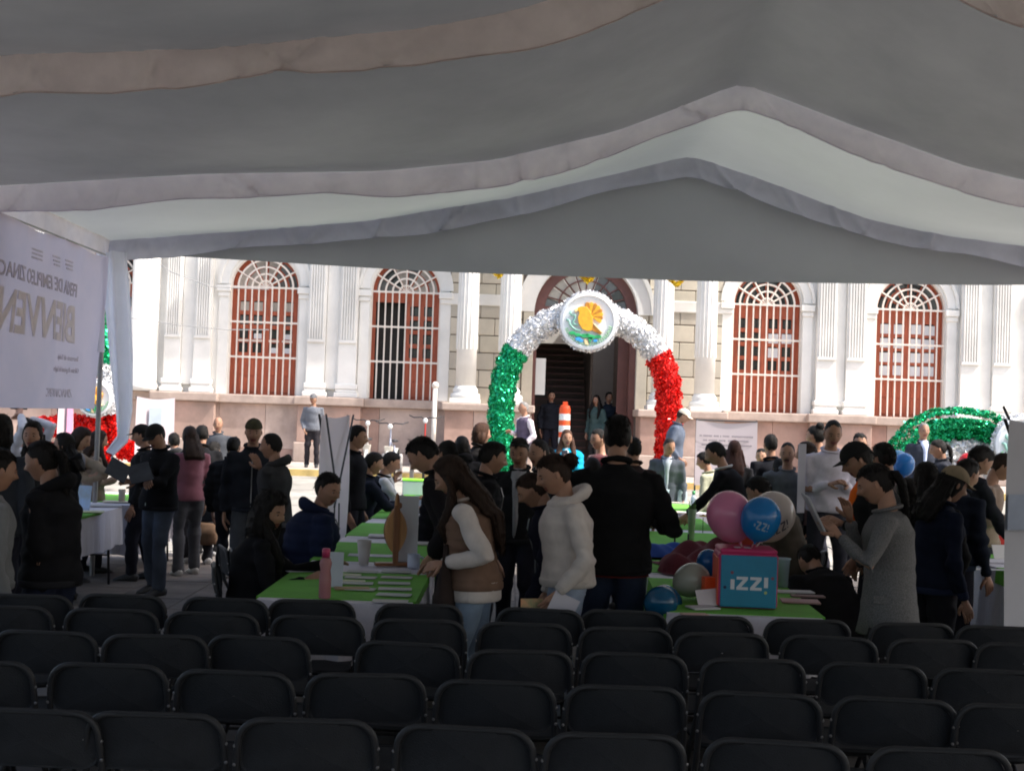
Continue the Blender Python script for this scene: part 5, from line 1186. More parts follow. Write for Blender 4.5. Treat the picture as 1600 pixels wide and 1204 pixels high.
P_['door2'] = person('person in dark blue clothes inside the doorway at right', 952, 612, 34.8, 200, 'jacket', (.03, .04, .06), (.02, .02, .03), 'short')
P_['door3'] = person('person in dark clothes inside the doorway at left', 862, 610, 34.4, 190, 'jacket', (.02, .022, .03), (.02, .02, .03), 'short')
# the rest of the crowd between the nearer figures
P_['c1'] = person('person in dark padded jacket standing close behind the man looking down', 700, 688, 10.8, 40, 'puffer', (.012, .012, .016), (.02, .02, .03), 'short', pitch=10)
P_['c2'] = person('man with grey-brown collar between the sunglasses man and the cream sweater', 856, 697, 11.6, 150, 'jacket', (.03, .026, .024), (.02, .02, .03), 'crop', skin=3, pitch=8)
P_['c3'] = person('woman with dark bob and burgundy scarf left of the tall man in black', 926, 716, 12.6, 30, 'sweater', (.09, .015, .02), (.02, .02, .03), 'bob', woman=True, pitch=6)
P_['c4'] = person('man in black padded jacket just left of the man with the olive cap', 366, 682, 13.6, -10, 'puffer', (.010, .010, .012), (.015, .015, .02), 'short', pitch=6)
P_['c5'] = person('person in charcoal hooded sweater behind the man reading a folder', 272, 676, 15.6, 30, 'hoodie', (.03, .03, .034), (.02, .02, .03), 'short', pitch=8)
P_['c6'] = person('woman in black with straight hair behind the seated olive jacket', 1218, 716, 14.2, 20, 'coat', (.010, .010, .012), (.02, .02, .03), 'long', BLK, woman=True, longl=.3)
P_['c7'] = person('man in dark maroon jacket behind the moustached man in the polo', 1190, 700, 16.6, 160, 'jacket', (.05, .016, .02), (.02, .02, .03), 'short')
P_['c8'] = person('person in black padded coat between the blazer and the black-haired person', 1418, 748, 9.4, 15, 'puffer', (.008, .008, .010), (.012, .012, .016), 'bob', pitch=10, fat=1.1)
P_['c9'] = person('man in dark blue jacket looking down behind the beige cap', 1512, 716, 9.7, -60, 'jacket', (.012, .016, .028), (.012, .012, .02), 'short', pitch=18, bend=8)
P_['c10'] = person('person in black hooded jacket next to the long-haired woman at far left', 100, 676, 11.8, 100, 'jacket', (.012, .012, .014), (.02, .02, .03), 'long', BLK, woman=True, hood=True, longl=.3)
P_['c11'] = person('man in black jacket behind the smiling man in white', 1344, 676, 15.0, 170, 'jacket', (.012, .012, .016), (.02, .02, .03), 'short')
P_['c12'] = person('seated person in dark clothes bent low beside the blazer and the box', 1266, 850, 8.9, 15, 'jacket', (.014, .013, .015), (.02, .02, .024), 'short', seated=1, h=1.5, bend=45, pitch=15, L='lap', Rr='lap', fat=1.1)
# red waistband seen under the man in black
bm_ = P_['black_m']; q_ = bm_[1]; r0 = .083 * q_['H'] * 1.18
wb = MB(); wb.tube([q_['P'] + Vector((math.cos(t) * r0 * 1.06, math.sin(t) * .066 * q_['H'] * 1.28, -.045 * q_['H'])) for t in np.linspace(0, 2 * math.pi, 40)[:-1]], [(.006, .022)] * 39, 6, closed=True, side=(0, 0, 1)); wb.build('red_belt', cloth((.12, .02, .018)), bm_[0])
# wristband, moved with the arm, is a part of its wearer
q_ = P_['woman_l'][1]; a_ = q_['arms'][0]; t_ = (a_[3] - a_[2]).normalized(); MB().tube([a_[3] - t_ * .035, a_[3] + t_ * .01], [(.030, .030)] * 2, 14).build('wristband', paper((.75, .74, .7)), P_['woman_l'][0])
# orange sleeve panels of the cap wearer's jacket
q_ = P_['orange'][1]
for s_, S, E, W in q_['arms']:
    MB().tube([S.lerp(E, .15), S.lerp(E, .55), S.lerp(E, .95)], [(.058, .058), (.056, .056), (.05, .05)], 14).build('orange_sleeve_panel', cloth((.75, .10, .015)), P_['orange'][0], smooth=True)
q_ = P_['clerk'][1]; c_ = q_['N'] + Vector((0, .05, -.02)); MB().prism([(-.02, 0), (.02, 0), (.035, -.28), (0, -.33), (-.035, -.28)], .055, .065, M=Matrix.Translation(c_)).build('necktie', cloth((.02, .025, .05)), P_['clerk'][0])
# crossbody bag on the woman in pink group, shoulder bag at the long-haired woman
def bag(label, c, sx, sy, sz, m, rz=0, strap=None, nm='handbag'):
    t = thing(nm, label, 'bag', c, R(rz))
    b = MB(); b.tube([(0, 0, 0), (0, 0, .03), (0, 0, sz * .5), (0, 0, sz * .92), (0, 0, sz)], [(sx * .85, sy * .8), (sx, sy), (sx * .98, sy), (sx * .8, sy * .5), (sx * .7, sy * .25)], 16, side=(1, 0, 0))
    me = remesh(b, .012, 3); wrinkle(me, .006, int(abs(c[0]) * 100)); me.materials.append(m); me.polygons.foreach_set('use_smooth', [True] * len(me.polygons)); link('bag_body', me, t)
    if strap: MB().tube(strap, .009, 6).build('strap', m, t, smooth=True)
    return t
w0, _ = wrist(P_['vest'], -1)
bag('dark brown cloth tote bag hanging from the arm of the long-haired woman', (w0.x - .0, w0.y + .02, .62), .115, .06, .34, cloth((.035, .026, .024)), 80, [(-.06, 0, .30), (-.03, 0, .44), (.03, 0, .44), (.06, 0, .30)])
bag('dark handbag carried at the hip behind the woman in pink', tuple(U(330, 815, 14.6)), .16, .08, .26, cloth((.03, .035, .045)), 10, [(-.1, 0, .22), (0, 0, .42), (.1, 0, .22)])
bag('brown leather satchel low behind the pink sweater', tuple(U(322, 850, 14.9)), .13, .08, .24, cloth((.12, .075, .05)), -10, [(-.1, 0, .2), (0, 0, .5), (.1, 0, .2)])
# chairs beneath the seated
for k_, lb in (('curly', 'folding chair under the curly-haired woman'), ('navy', 'folding chair under the man in the padded navy jacket'), ('s583', 'folding chair under the seated man in navy'), ('clerk', 'folding chair under the clerk in the vest'), ('stoop', 'folding chair under the person in the olive jacket')):
    q_ = P_[k_][1]; f_ = q_['Rz'] @ Vector((0, -.20, 0)); yaw = P_[k_][0].rotation_euler.z * 180 / math.pi
    extra_chair(q_['X0'] + f_.x, q_['Y0'] + f_.y, yaw, lb)
e1 = T(312, 925, .6); extra_chair(e1.x, 9.2, -70, 'empty folding chair seen edge-on behind the rows at left')
e1 = U(362, 880, 8.9); extra_chair(e1.x, 9.0, -75, 'folding chair tilted beside the curly-haired woman')
# ---------------------------------------------------------------- held things
def slab(nm, label, cat, C, a, b, w_, h_, th, m, group=None, kids=None):     # thin plate centred at C, axes a (width) and b (height)
    a = Vector(a).normalized(); b = Vector(b); b = (b - a * b.dot(a)).normalized(); n = a.cross(b)
    M = Matrix(((a.x, b.x, n.x, C[0]), (a.y, b.y, n.y, C[1]), (a.z, b.z, n.z, C[2]), (0, 0, 0, 1)))
    o = MB().box(-w_ / 2, w_ / 2, -h_ / 2, h_ / 2, -th / 2, th / 2).build(nm, m, bev=min(.003, th * .3) if th > .004 else 0); o.matrix_world = M
    return tag(o, label, cat, group)
w1, t1 = wrist(P_['blazer'], -1); c = w1 + t1 * .10 + Vector((-.02, .02, .05))
slab('notepad', 'grey-white notepad held upright by the woman in the blazer', 'notepad', tuple(c + Vector((-.045, .03, .0))), (0, 1, .1), (-.55, 0, 1), .17, .24, .012, paper((.42, .42, .44)))
w1, t1 = wrist(P_['hood_w'], -1); c = w1 + t1 * .12
slab('leaflet', 'white folded leaflet held by the woman in the cream sweater', 'leaflet', (c.x + .09, c.y - .01, c.z - .02), (1, .2, -.45), (.35, 0, 1), .15, .21, .003, paper((.62, .60, .66)))
slab('leaflet', 'small orange and green leaflet in the hand of the woman in cream', 'leaflet', (c.x - .06, c.y + .02, c.z - .0), (1, .3, 0), (0, .1, 1), .13, .10, .002, mat('leaflet_orange', (.62, .30, .16), var=.4, vs=14, tint=(.25, .5, .25)))
w1, t1 = wrist(P_['folder'], -1); w2, _ = wrist(P_['folder'], 1); c = (w1 + w2) / 2 + t1 * .09
fo = thing('folder', 'open dark grey folder read by the man in black cap', 'folder', tuple(c + Vector((-.03, -.05, .04))), R(20)); m_ = cloth((.055, .06, .07))
MB().box(-.20, -.004, -.004, .004, -.13, .13, M=Matrix.Rotation(R(30), 4, 'Y') @ Matrix.Rotation(R(-55), 4, 'X')).build('cover', m_, fo); MB().box(.004, .20, -.004, .004, -.13, .13, M=Matrix.Rotation(R(-15), 4, 'Y') @ Matrix.Rotation(R(-55), 4, 'X')).build('cover', m_, fo)
w1, t1 = wrist(P_['photo'], -1); slab('phone', 'black phone held up at the far left', 'phone', tuple(w1 + t1 * .12 + Vector((0, 0, .03))), (1, .3, 0), (0, 0, 1), .16, .078, .009, mat('phone_black', (.01, .01, .012), rough=.1, var=0))
w1, t1 = wrist(P_['turq'], 1); slab('phone', 'dark phone held by the woman in the turquoise jacket', 'phone', tuple(w1 + t1 * .10), (1, 0, 0), (0, .5, 1), .08, .15, .009, mat('phone_black', (.01, .01, .012)))
w1, t1 = wrist(P_['floral'], -1); slab('leaflet', 'pale leaflet passed across by the woman in the floral blouse', 'leaflet', tuple(w1 + t1 * .12), (1, 0, .1), (0, 1, .2), .2, .14, .003, paper((.6, .58, .6)))
w1, t1 = wrist(P_['m775'], -1); slab('leaflet', 'pale green leaflet held low by the man in black profile', 'leaflet', (w1.x, w1.y - .08, w1.z - .08), (.4, 0, .1), (0, 0, 1), .09, .16, .003, paper((.45, .5, .47)))
w1, t1 = wrist(P_['pink'], -1); slab('leaflet', 'small white leaflet in the hand of the woman in pink', 'leaflet', tuple(w1 + t1 * .1), (.4, 0, .1), (0, .3, 1), .07, .15, .003, paper((.6, .6, .6)))
# ---------------------------------------------------------------- cooler box and balloons
BZ = TZ + .012
bc = U(1171, 965, 7.42); bx = thing('promo_box', 'blue, pink and orange branded cooler box with stick balloons on the nearest right table', 'box', (bc.x, 7.60, BZ), R(-3))
W2_, D2_, H2_ = .165, .155, .305
M_bb = mat('box_blue', (.012, .21, .36), rough=.45, var=.08, vs=7); M_bp = mat('box_pink', (.52, .035, .14), rough=.5, var=.08, vs=7); M_bo = mat('box_orange', (.72, .11, .05), rough=.5, var=.1); M_wh = mat('print_white', (.62, .66, .72), rough=.5, var=0)
MB().box(-W2_, W2_, -D2_, D2_, 0, H2_).build('case', M_bp, bx, bev=.022, seg=4)
MB().box(-W2_ + .012, W2_ - .008, -D2_ - .004, -D2_ + .012, .006, H2_ - .012).build('front_panel', M_bb, bx, bev=.008, seg=3)
MB().box(-W2_ - .004, -W2_ + .012, -D2_ + .012, D2_ - .012, .012, H2_ - .03).build('side_panel', M_bo, bx, bev=.006)
MB().box(-W2_ + .006, W2_ - .006, -D2_ + .006, D2_ - .006, H2_ - .006, H2_ + .022).build('lid', M_bp, bx, bev=.016, seg=4)
for x_ in (-.055, .0): MB().box(x_ - .018, x_ + .018, -.09, -.02, H2_ + .0222, H2_ + .0235, M=Matrix.Shear('XY', 4, (0, 0)) if False else None).build('lid_marks', M_wh, bx)
lg_ = MB(); yf = -D2_ - .0045; yb_ = yf - .0015; lx = -.098; lz = .105
lg_.prism([(lx, lz), (lx + .022, lz), (lx + .022, lz + .055), (lx, lz + .055)], yb_, yf)
for ox in (.033, .108): lg_.prism([(lx + ox, lz - .002), (lx + ox + .064, lz - .002), (lx + ox + .064, lz + .014), (lx + ox + .026, lz + .014), (lx + ox + .062, lz + .056), (lx + ox + .062, lz + .071), (lx + ox + .0, lz + .071), (lx + ox + .0, lz + .055), (lx + ox + .036, lz + .055), (lx + ox, lz + .012)], yb_, yf)
lg_.prism([(lx + .184, lz + .014), (lx + .206, lz + .014), (lx + .206, lz + .071), (lx + .184, lz + .071)], yb_, yf); lg_.build('brand_lettering', M_wh, bx)
for x_, z_, c_, nm in ((-.128, .115, (.02, .03, .08), 'blue_dot'), (.096, .092, (.42, .50, .20), 'yellow_dot'), (-.09, .197, (.25, .08, .12), 'red_dot'), (.132, .172, (.25, .05, .1), 'red_dot')):
    MB().prism([(x_ + .009 * math.cos(t), z_ + .009 * math.sin(t)) for t in np.linspace(0, 2 * math.pi, 9)[:-1]], yb_, yf).build(nm, mat('dot_%d' % int(c_[0] * 100 + c_[2] * 10), c_, var=0), bx)
def balloon(px, py, d, rpx, col, label, txt=None, tcol=(.6, .65, .7), stick=None, tilt=(0, 0), grp='party balloons on the right table', trot=-12, toff=(0, -.25), tsize=.9):
    c = U(px, py, d); r = rpx / F * d
    m = mat('balloon_%03d_%03d' % (int(col[0] * 999), int(col[2] * 999)), col, rough=.22, var=.04, vs=5, spec=.5, coat=.3, transl=.22)
    t = thing('balloon', label, 'balloon', tuple(c), 0, grp); M = Matrix.Rotation(R(tilt[0]), 4, 'Y') @ Matrix.Rotation(R(tilt[1]), 4, 'X')
    b = MB(); pr = [(.001, 1.06 * r)] + [(r * math.sin(a), r * (1.06 if a < 1.5 else 1.25) * math.cos(a)) for a in np.linspace(.12, 2.75, 22)] + [(r * .10, -r * 1.27), (r * .04, -r * 1.31), (r * .09, -r * 1.37)]
    b.lathe(pr[::-1], 32, M=M); sk = b.build('skin', m, t, smooth=True)
    if txt:
        sc_ = r * .30 * tsize; q = R(trot); rb = MB()
        strokes = [((-1.25, -.5), (-1.25, .12)), ((-.95, .45), (-.25, .45)), ((-.28, .42), (-.92, -.45)), ((-.95, -.48), (-.25, -.48)), ((.0, .45), (.7, .45)), ((.67, .42), (.03, -.45)), ((.0, -.48), (.7, -.48)), ((1.0, -.12), (1.0, .5)), ((1.0, -.52), (1.0, -.38))]
        for (xa, za), (xb, zb) in strokes:
            dx, dz = xb - xa, zb - za; ln = math.hypot(dx, dz); nx, nz = -dz / ln * .11, dx / ln * .11; vs = []
            for k in range(7):
                t_ = k / 6
                for s_ in (1, -1):
                    x0, z0 = xa + dx * t_ + nx * s_, za + dz * t_ + nz * s_; x = (x0 * math.cos(q) - z0 * math.sin(q)) * sc_ / r + toff[0]; z = (x0 * math.sin(q) + z0 * math.cos(q)) * sc_ / r + toff[1]
                    p_ = Vector((math.sin(x) * math.cos(z), -math.cos(x) * math.cos(z), math.sin(z) * (1.06 if z > 0 else 1.23))) * (r * 1.012); vs.append(p_)
            rb.add(vs, [(2 * k, 2 * k + 1, 2 * k + 3, 2 * k + 2) for k in range(6)])
        rb.build('printed_letters', mat('balloon_print_%d' % int(tcol[0] * 100), tcol, var=0, rough=.4), t)
    if stick:
        p0 = M @ Vector((0, 0, -r * 1.2)); p1 = Vector(stick) - c
        MB().tube([p0, p1], .0042, 6).build('stick', mat('stick_white', (.68, .55, .55), rough=.5, var=0), t)
    return t
bxw = lambda x, y, z: tuple(Matrix.Translation(bx.location) @ Matrix.Rotation(R(-3), 4, 'Z') @ Vector((x, y, z)))
lid = H2_ + .02
balloon(1140, 804, 7.55, 36, (.78, .27, .44), 'pink balloon on a stick above the branded box', stick=bxw(-.02, .0, lid), tilt=(-24, 10), )
balloon(1160, 822, 7.85, 30, (.60, .12, .07), 'orange balloon mostly hidden behind the pink and blue ones', stick=bxw(-.005, .03, lid), tilt=(-8, 0))
balloon(1189, 808, 7.40, 31, (.010, .21, .55), 'blue balloon with white lettering above the branded box', 'iZZ!', (.30, .44, .56), stick=bxw(.03, -.02, lid), tilt=(12, 0), toff=(-.1, -.32), tsize=1.05)
balloon(1207, 804, 7.75, 35, (.66, .58, .53), 'cream balloon with dark lettering behind the blue one', 'iZZ!', (.12, .11, .12), stick=bxw(.06, .03, lid), tilt=(20, 0), trot=28, toff=(.25, -.40), tsize=1.1)
def lying(px, py, rpx, col, lb, d=None, tilt=(60, 30)): 
    balloon(px, py, d, rpx, col, lb, tilt=tilt)
lying(1107, 877, 18.5, (.008, .13, .40), 'small blue balloon lying against the cream ones', 7.9, (0, 0))
lying(1082, 905, 26, (.46, .47, .40), 'cream balloon lying on the green runner', 7.75, (60, 20)); lying(1122, 912, 24, (.55, .47, .42), 'cream balloon half hidden by the branded box', 7.95, (-60, 20))
lying(1033, 941, 26, (.004, .10, .21), 'large teal-blue balloon resting against the side of the right table', 7.35, (30, 60)); lying(1040, 938, 24, (.004, .12, .26), 'blue balloon wedged behind the large teal-blue one', 7.6, (-40, 0))
for px_, rp_, lb in ((1402, 20, 'pale blue balloon in front of the green tinsel, left one of two'), (1413, 16, 'deep blue balloon in front of the green tinsel, right one of two')):
    balloon(px_, 724, 14.0 - (.4 if rp_ == 16 else 0), rp_, (.02, .22, .62) if rp_ == 16 else (.10, .38, .66), lb, grp='blue balloons at the far right')
balloon(1512, 722, 17.5, 14, (.6, .02, .02), 'red balloon behind the bending man at the right', grp='red balloons')
balloon(1505, 735, 18.2, 12, (.6, .02, .02), 'small red balloon below the other red one', grp='red balloons') if False else None
# ---------------------------------------------------------------- things on the tables
def on(px, py, z=TZ + .010): return T(px, py, z)
def sheet_on(px, py, w_, h_, col, lb, rz=0, th=.002, z=TZ + .0125, grp=None, nm='paper_sheet', cat='paper'):
    c = on(px, py, z); a = R(rz)
    return slab(nm, lb, cat, (c.x, c.y, z + th / 2), (math.cos(a), math.sin(a), 0), (-math.sin(a), math.cos(a), 0), w_, h_, th, paper(col), grp)
z_ = TZ + .0125
for r_, (y0, n) in enumerate([(893, 2), (902, 2), (911, 2), (920, 2), (929, 1), (939, 1)]):
    for c_ in range(n):
        px_ = 622 - c_ * 58 + r_ * -2 + random.uniform(-3, 3)
        nm_ = ['back', 'second', 'third', 'fourth', 'fifth', 'front'][r_]; lb = 'grey printed flyer in the %s row on the nearest left table, %s one' % (nm_, 'right-hand' if c_ == 0 else 'left-hand') if n == 2 else 'grey printed flyer alone in the %s row on the nearest left table' % nm_
        sheet_on(px_, y0, .19, .10, (.50 + .03 * (r_ % 2), .52, .50), lb, random.uniform(-4, 4), .004, z_ + .0008 * r_, 'printed flyers on the nearest left table')
sheet_on(545, 899, .15, .05, (.70, .72, .52), 'pale yellow sticky pad behind the other on the left table', -5, .012); sheet_on(552, 909, .14, .05, (.70, .72, .52), 'pale yellow sticky pad in front of the other on the left table', 3, .012)
sheet_on(550, 920, .20, .09, (.42, .30, .17), 'tan envelope beside the pink bottle', 12, .01, nm='envelope', cat='envelope')
sheet_on(600, 868, .5, .16, (.55, .54, .62), 'large pale sheet at the back of the nearest left table', 2); sheet_on(470, 890, .22, .2, (.5, .52, .58), 'white sheet beneath the hands of the curly-haired woman', 25)
p = on(521, 915); slab('leaflet_stand', 'white leaflet standing upright behind the pink bottle', 'leaflet', (p.x + .01, 7.75, z_ + .10), (1, 0, 0), (.12, .1, 1), .10, .20, .003, paper((.55, .58, .66)))
def lathe_thing(nm, lb, cat, px, py, parts, z=z_, grp=None, dd=None, s=1):
    c = on(px, py, z) if dd is None else U(px, py, dd)
    t = thing(nm, lb, cat, (c.x, c.y, z if dd is None else c.z), 0, grp)
    for pn, pr, m in parts:
        MB().lathe([(a * s, b * s) for a, b in pr], 24).build(pn, m, t, smooth=True)
    return t
M_bt = mat('bottle_pink', (.50, .22, .24), rough=.25, var=.05, transl=.3, tint=(.5, .25, .25)); M_cap = mat('cap_pink', (.45, .04, .12), rough=.4, var=0); M_mug = mat('mug_white', (.55, .60, .72), rough=.25, var=.03)
lathe_thing('water_bottle', 'translucent pink water bottle with magenta cap on the nearest left table', 'bottle', 507, 934, [('bottle_body', [(.030, 0), (.033, .01), (.033, .11), (.027, .15), (.034, .19), (.026, .215), (.016, .22)], M_bt), ('bottle_cap', [(.022, .2205), (.022, .262), (.018, .268), (.001, .268)], M_cap)])
mg = lathe_thing('mug', 'white ceramic mug beside the wooden stand', 'mug', 646, 887, [('cup', [(.001, .004), (.034, .004), (.036, 0), (.041, .01), (.042, .092), (.038, .092), (.037, .012), (.001, .01)], M_mug)])
MB().tube([(.040 + .028 * math.sin(a), 0, .047 + .030 * math.cos(a)) for a in np.linspace(0, math.pi, 10)], .0055, 8).build('handle', M_mug, mg, smooth=True)
lathe_thing('paper_cup', 'tall cream paper cup at the back edge of the nearest left table', 'cup', 568, 882, [('cup', [(.030, 0), (.046, .155), (.043, .155), (.028, .004), (.001, .004)], paper((.55, .52, .50)))], s=1.05)
# wooden lens-shaped display stand
wc = on(616, 884); ws = thing('wooden_stand', 'wooden display stand shaped like a tall pointed oval on a crossbar foot', 'stand', (wc.x, wc.y, z_), R(14))
M_ow = mat('oiled_wood', (.56, .29, .12), rough=.45, var=.25, vs=4, bump=.15, bs=60, stretch=(6, 6, .8)); M_ow2 = mat('red_brown_wood', (.26, .11, .045), rough=.45, var=.25, vs=5, stretch=(6, 6, .8))
MB().box(-.13, .11, -.035, .035, 0, .022).build('foot', M_ow2, ws, bev=.004)
ov = [(.074 * math.sin(math.pi * t) ** .8 * s_, .07 + .32 * t) for s_, ts in ((1, np.linspace(0, 1, 14)), (-1, np.linspace(1, 0, 14)[1:-1])) for t in ts]
MB().prism(ov, -.02, -.004).build('oval_board', M_ow, ws, bev=.003); MB().prism([(x * 1.06, z * 1.0 + .002) for x, z in ov], .0, .012).build('back_board', M_ow2, ws, bev=.003)
MB().prism([(-.018, .022), (.018, .022), (.020, .37), (.010, .47), (-.002, .485), (-.012, .47), (-.020, .37)], -.045, -.021).build('centre_post', M_ow2, ws, bev=.004)
MB().prism([(-.020, .40), (-.003, .40), (-.003, .478), (-.012, .465)], -.052, -.0455).build('post_edge', M_ow, ws, bev=.003); MB().ell((.022, -.03, .40), (.012, .012, .02)).build('peg', M_ow2, ws, smooth=True)
rl = on(632, 880); rt = thing('table_banner', 'narrow white table-top roll banner behind the wooden stand', 'banner', (rl.x + .02, 9.0, z_), R(-8))
MB().box(-.07, .07, -.003, .003, 0, .46).build('sheet', paper((.62, .62, .63)), rt); MB().box(-.075, .075, -.03, .03, 0, .02).build('foot', M_leg, rt)
# far things on the left table row
def boxthing(nm, lb, cat, px, py, w_, d_, h_, m, rz=0, grp=None, lid=None, z=z_):
    c = on(px, py, z); t = thing(nm, lb, cat, (c.x, c.y, z), R(rz), grp); MB().box(-w_ / 2, w_ / 2, -d_ / 2, d_ / 2, 0, h_).build('body', m, t, bev=.006)
    if lid: MB().box(-w_ / 2 - .006, w_ / 2 + .006, -d_ / 2 - .006, d_ / 2 + .006, h_ - .0, h_ + .018).build('lid', lid, t, bev=.005)
    return t
M_clr = mat('clear_plastic', (.60, .70, .76), rough=.15, var=.05, transl=.5); M_lime = mat('lime_plastic', (.25, .75, .03), rough=.4, var=.1)
boxthing('storage_box', 'clear storage box with lime-green lid at the far end of the left table row', 'box', 655, 772, .42, .3, .17, M_clr, 5, lid=M_lime)
lp = on(668, 795); lt = thing('laptop', 'black open laptop near the seated clerk', 'laptop', (lp.x, 13.0, z_), R(100)); MB().box(-.17, .17, -.12, .12, 0, .018).build('keyboard_base', M_leg, lt, bev=.003); MB().box(-.17, .17, .12, .128, .018, .24, M=Matrix.Rotation(R(-10), 4, 'X')).build('screen', M_leg, lt, bev=.003)
lathe_thing('plastic_cup', 'clear plastic cup in front of the clerk', 'cup', 653, 790, [('cup', [(.030, 0), (.042, .11), (.040, .11), (.028, .004), (.001, .004)], M_clr)])
for k, (px_, py_, w_, lb) in enumerate([(672, 806, .26, 'white leaflet stack below the laptop'), (668, 821, .3, 'row of white leaflets across the green runner, middle'), (672, 850, .28, 'white booklet near the wooden stand'), (600, 838, .25, 'white leaflet stack left of the wooden stand'), (640, 790, .2, 'papers beside the plastic cup')]):
    sheet_on(px_, py_, w_, .2, (.55, .53, .56), lb, random.uniform(-8, 8), .012)
boxthing('ledger', 'black hardback ledger beyond the left leaflets', 'book', 640, 802, .3, .22, .03, M_leg, 8)
# right table row
M_mar = mat('maroon_cloth', (.11, .008, .018), rough=.9, var=.2, vs=6, bump=.3, bs=70); M_bluec = mat('blue_cloth', (.010, .06, .33), rough=.85, var=.15, vs=6)
c = on(1130, 868); 
def heap(nm, lb, cat, cx, cy, sx, sy, hh, m, seed, rz=0, z=z_):
    g_ = random.Random(seed); ph = [g_.uniform(0, 6) for _ in range(6)]
    def f(u, v):
        x, y = (u - .5) * 2, (v - .5) * 2; e = max(0, 1 - (abs(x) ** 3 + abs(y) ** 3) ** .8)
        h_ = hh * e ** .5 * (.62 + .22 * math.sin(x * 5 + ph[0] + 2 * y) + .18 * math.sin(y * 6 + ph[1] - 2 * x) + .08 * math.sin(x * 13 + y * 9 + ph[2]))
        return (x * sx * (1 + .08 * math.sin(4 * y + ph[3])), y * sy * (1 + .08 * math.sin(4 * x + ph[4])), max(.002, h_))
    o = sheet(40, 40, f).build(nm, m, smooth=True, loc=(cx, cy, z), rz=R(rz)); return tag(o, lb, cat)
heap('folded_jacket', 'crumpled maroon cloth heaped across the second right table', 'cloth', 1.42, 9.35, .36, .42, .22, M_mar, 3); 
heap('blue_cloth', 'blue cloth folded over the edge of the right table row', 'cloth', 1.20, 10.35, .30, .32, .10, M_bluec, 5)
tag(draped(-.25, .25, -.24, .24, .26, .005, 8, .01).build('blue_cover', M_bluec, loc=(1.19, 10.15, TZ), rz=R(-3)), 'blue cover hanging over the left edge of the right tables', 'cloth')
boxthing('card_box', 'orange and red small carton beside the branded box', 'box', 1106, 942, .065, .065, .15, mat('carton_orange', (.75, .08, .01), rough=.45, var=.1), 10)
lathe_thing('tub', 'clear plastic tub standing right of the branded box', 'tub', 1222, 916, [('tub_body', [(.035, 0), (.046, .17), (.052, .172), (.05, .18), (.044, .176), (.033, .006), (.001, .006)], M_clr)])
for px_, py_, w_, h_, col, lb, rz in [(1098, 950, .16, .12, (.62, .6, .62), 'crumpled white paper in front of the orange carton', 20), (1085, 961, .14, .08, (.60, .40, .36), 'red and white flyer at the front corner of the right table', 8), (1250, 940, .22, .16, (.45, .28, .27), 'reddish magazine on the green runner right of the box', -6), (1240, 925, .24, .1, (.6, .58, .6), 'white booklet behind the reddish magazine', 4), (1262, 932, .2, .07, (.3, .2, .2), 'dark notebook at the right edge of the nearest right table', 0),
    (1050, 856, .3, .09, (.62, .56, .5), 'cream folder on the blue cover', 4), (1050, 800, .28, .2, (.62, .58, .5), 'cream sheet stack on the third right table', 3), (1045, 815, .34, .22, (.6, .55, .56), 'white paper stack before the cream sheets', -4), (1058, 785, .3, .2, (.6, .58, .5), 'pale sheets at the far end of the right table row', 2)]:
    sheet_on(px_, py_, w_, h_, col, lb, rz, .010)
slab('crumpled_leaflet', 'white leaflet propped against the branded box', 'leaflet', tuple(on(1108, 948) + Vector((0, .02, .05))), (1, .2, .1), (.2, .6, 1), .14, .10, .003, paper((.6, .56, .58)))
for i, px_ in enumerate((1054, 1075)):
    c = on(px_, 852); MB_ = slab('clip_holder', 'small dark clip standing on the cream folder, %s one' % ('left' if i == 0 else 'right'), 'clip', (c.x, c.y, z_ + .05), (1, 0, 0), (0, 0, 1), .014, .09, .012, M_leg, 'dark clips on the cream folder')
vs_ = lathe_thing('vase', 'tall clear glass vase holding pale stems', 'vase', 1080, 842, [('glass', [(.022, 0), (.026, .02), (.032, .16), (.040, .26), (.037, .26), (.028, .15), (.001, .02)], mat('vase_glass', (.42, .55, .36), rough=.08, var=.1, transl=.5))])
for i in range(6): MB().tube([(.01 * math.cos(i), .01 * math.sin(i), .02), (.03 * math.cos(i * 1.1), .03 * math.sin(i * 1.1), .30 + .01 * i)], .003, 5).build('stem', mat('stem_green', (.10, .22, .05)), vs_)
fl = lathe_thing('flower', 'yellow flower head on a stem behind the vase', 'flower', 1098, 832, [('stem', [(.004, 0), (.004, .14)], mat('stem_green', (.1, .22, .05)))])
for i in range(9): MB().ell((.022 * math.cos(i * .7), .022 * math.sin(i * .7), .155), (.018, .010, .006), Matrix.Rotation(i * .7, 3, 'Z'), 8, 5).build('petal', mat('petal_yellow', (.62, .38, .02)), fl, smooth=True)
MB().ell((0, 0, .16), (.013, .013, .009), None, 10, 6).build('flower_centre', mat('petal_dark', (.2, .09, .02)), fl)
lathe_thing('measuring_jug', 'clear plastic jug at the far end of the right table row', 'jug', 1036, 785, [('jug_body', [(.05, 0), (.055, .01), (.068, .14), (.072, .15), (.064, .14), (.05, .01), (.001, .01)], M_clr)], s=1.1)
lathe_thing('spray_bottle', 'clear bottle with pointed nozzle beside the plastic jug', 'bottle', 1066, 785, [('bottle_body', [(.05, 0), (.055, .01), (.055, .12), (.03, .16)], M_clr), ('nozzle', [(.028, .16), (.024, .2), (.012, .24), (.008, .32), (.001, .34)], paper((.7, .75, .78)))], s=1.1)
lathe_thing('green_bottle', 'green-capped bottle behind the vase', 'bottle', 1083, 800, [('bottle_body', [(.03, 0), (.033, .15), (.015, .2)], M_clr), ('bottle_cap', [(.018, .2), (.018, .24), (.001, .24)], mat('cap_green', (.12, .5, .2)))])
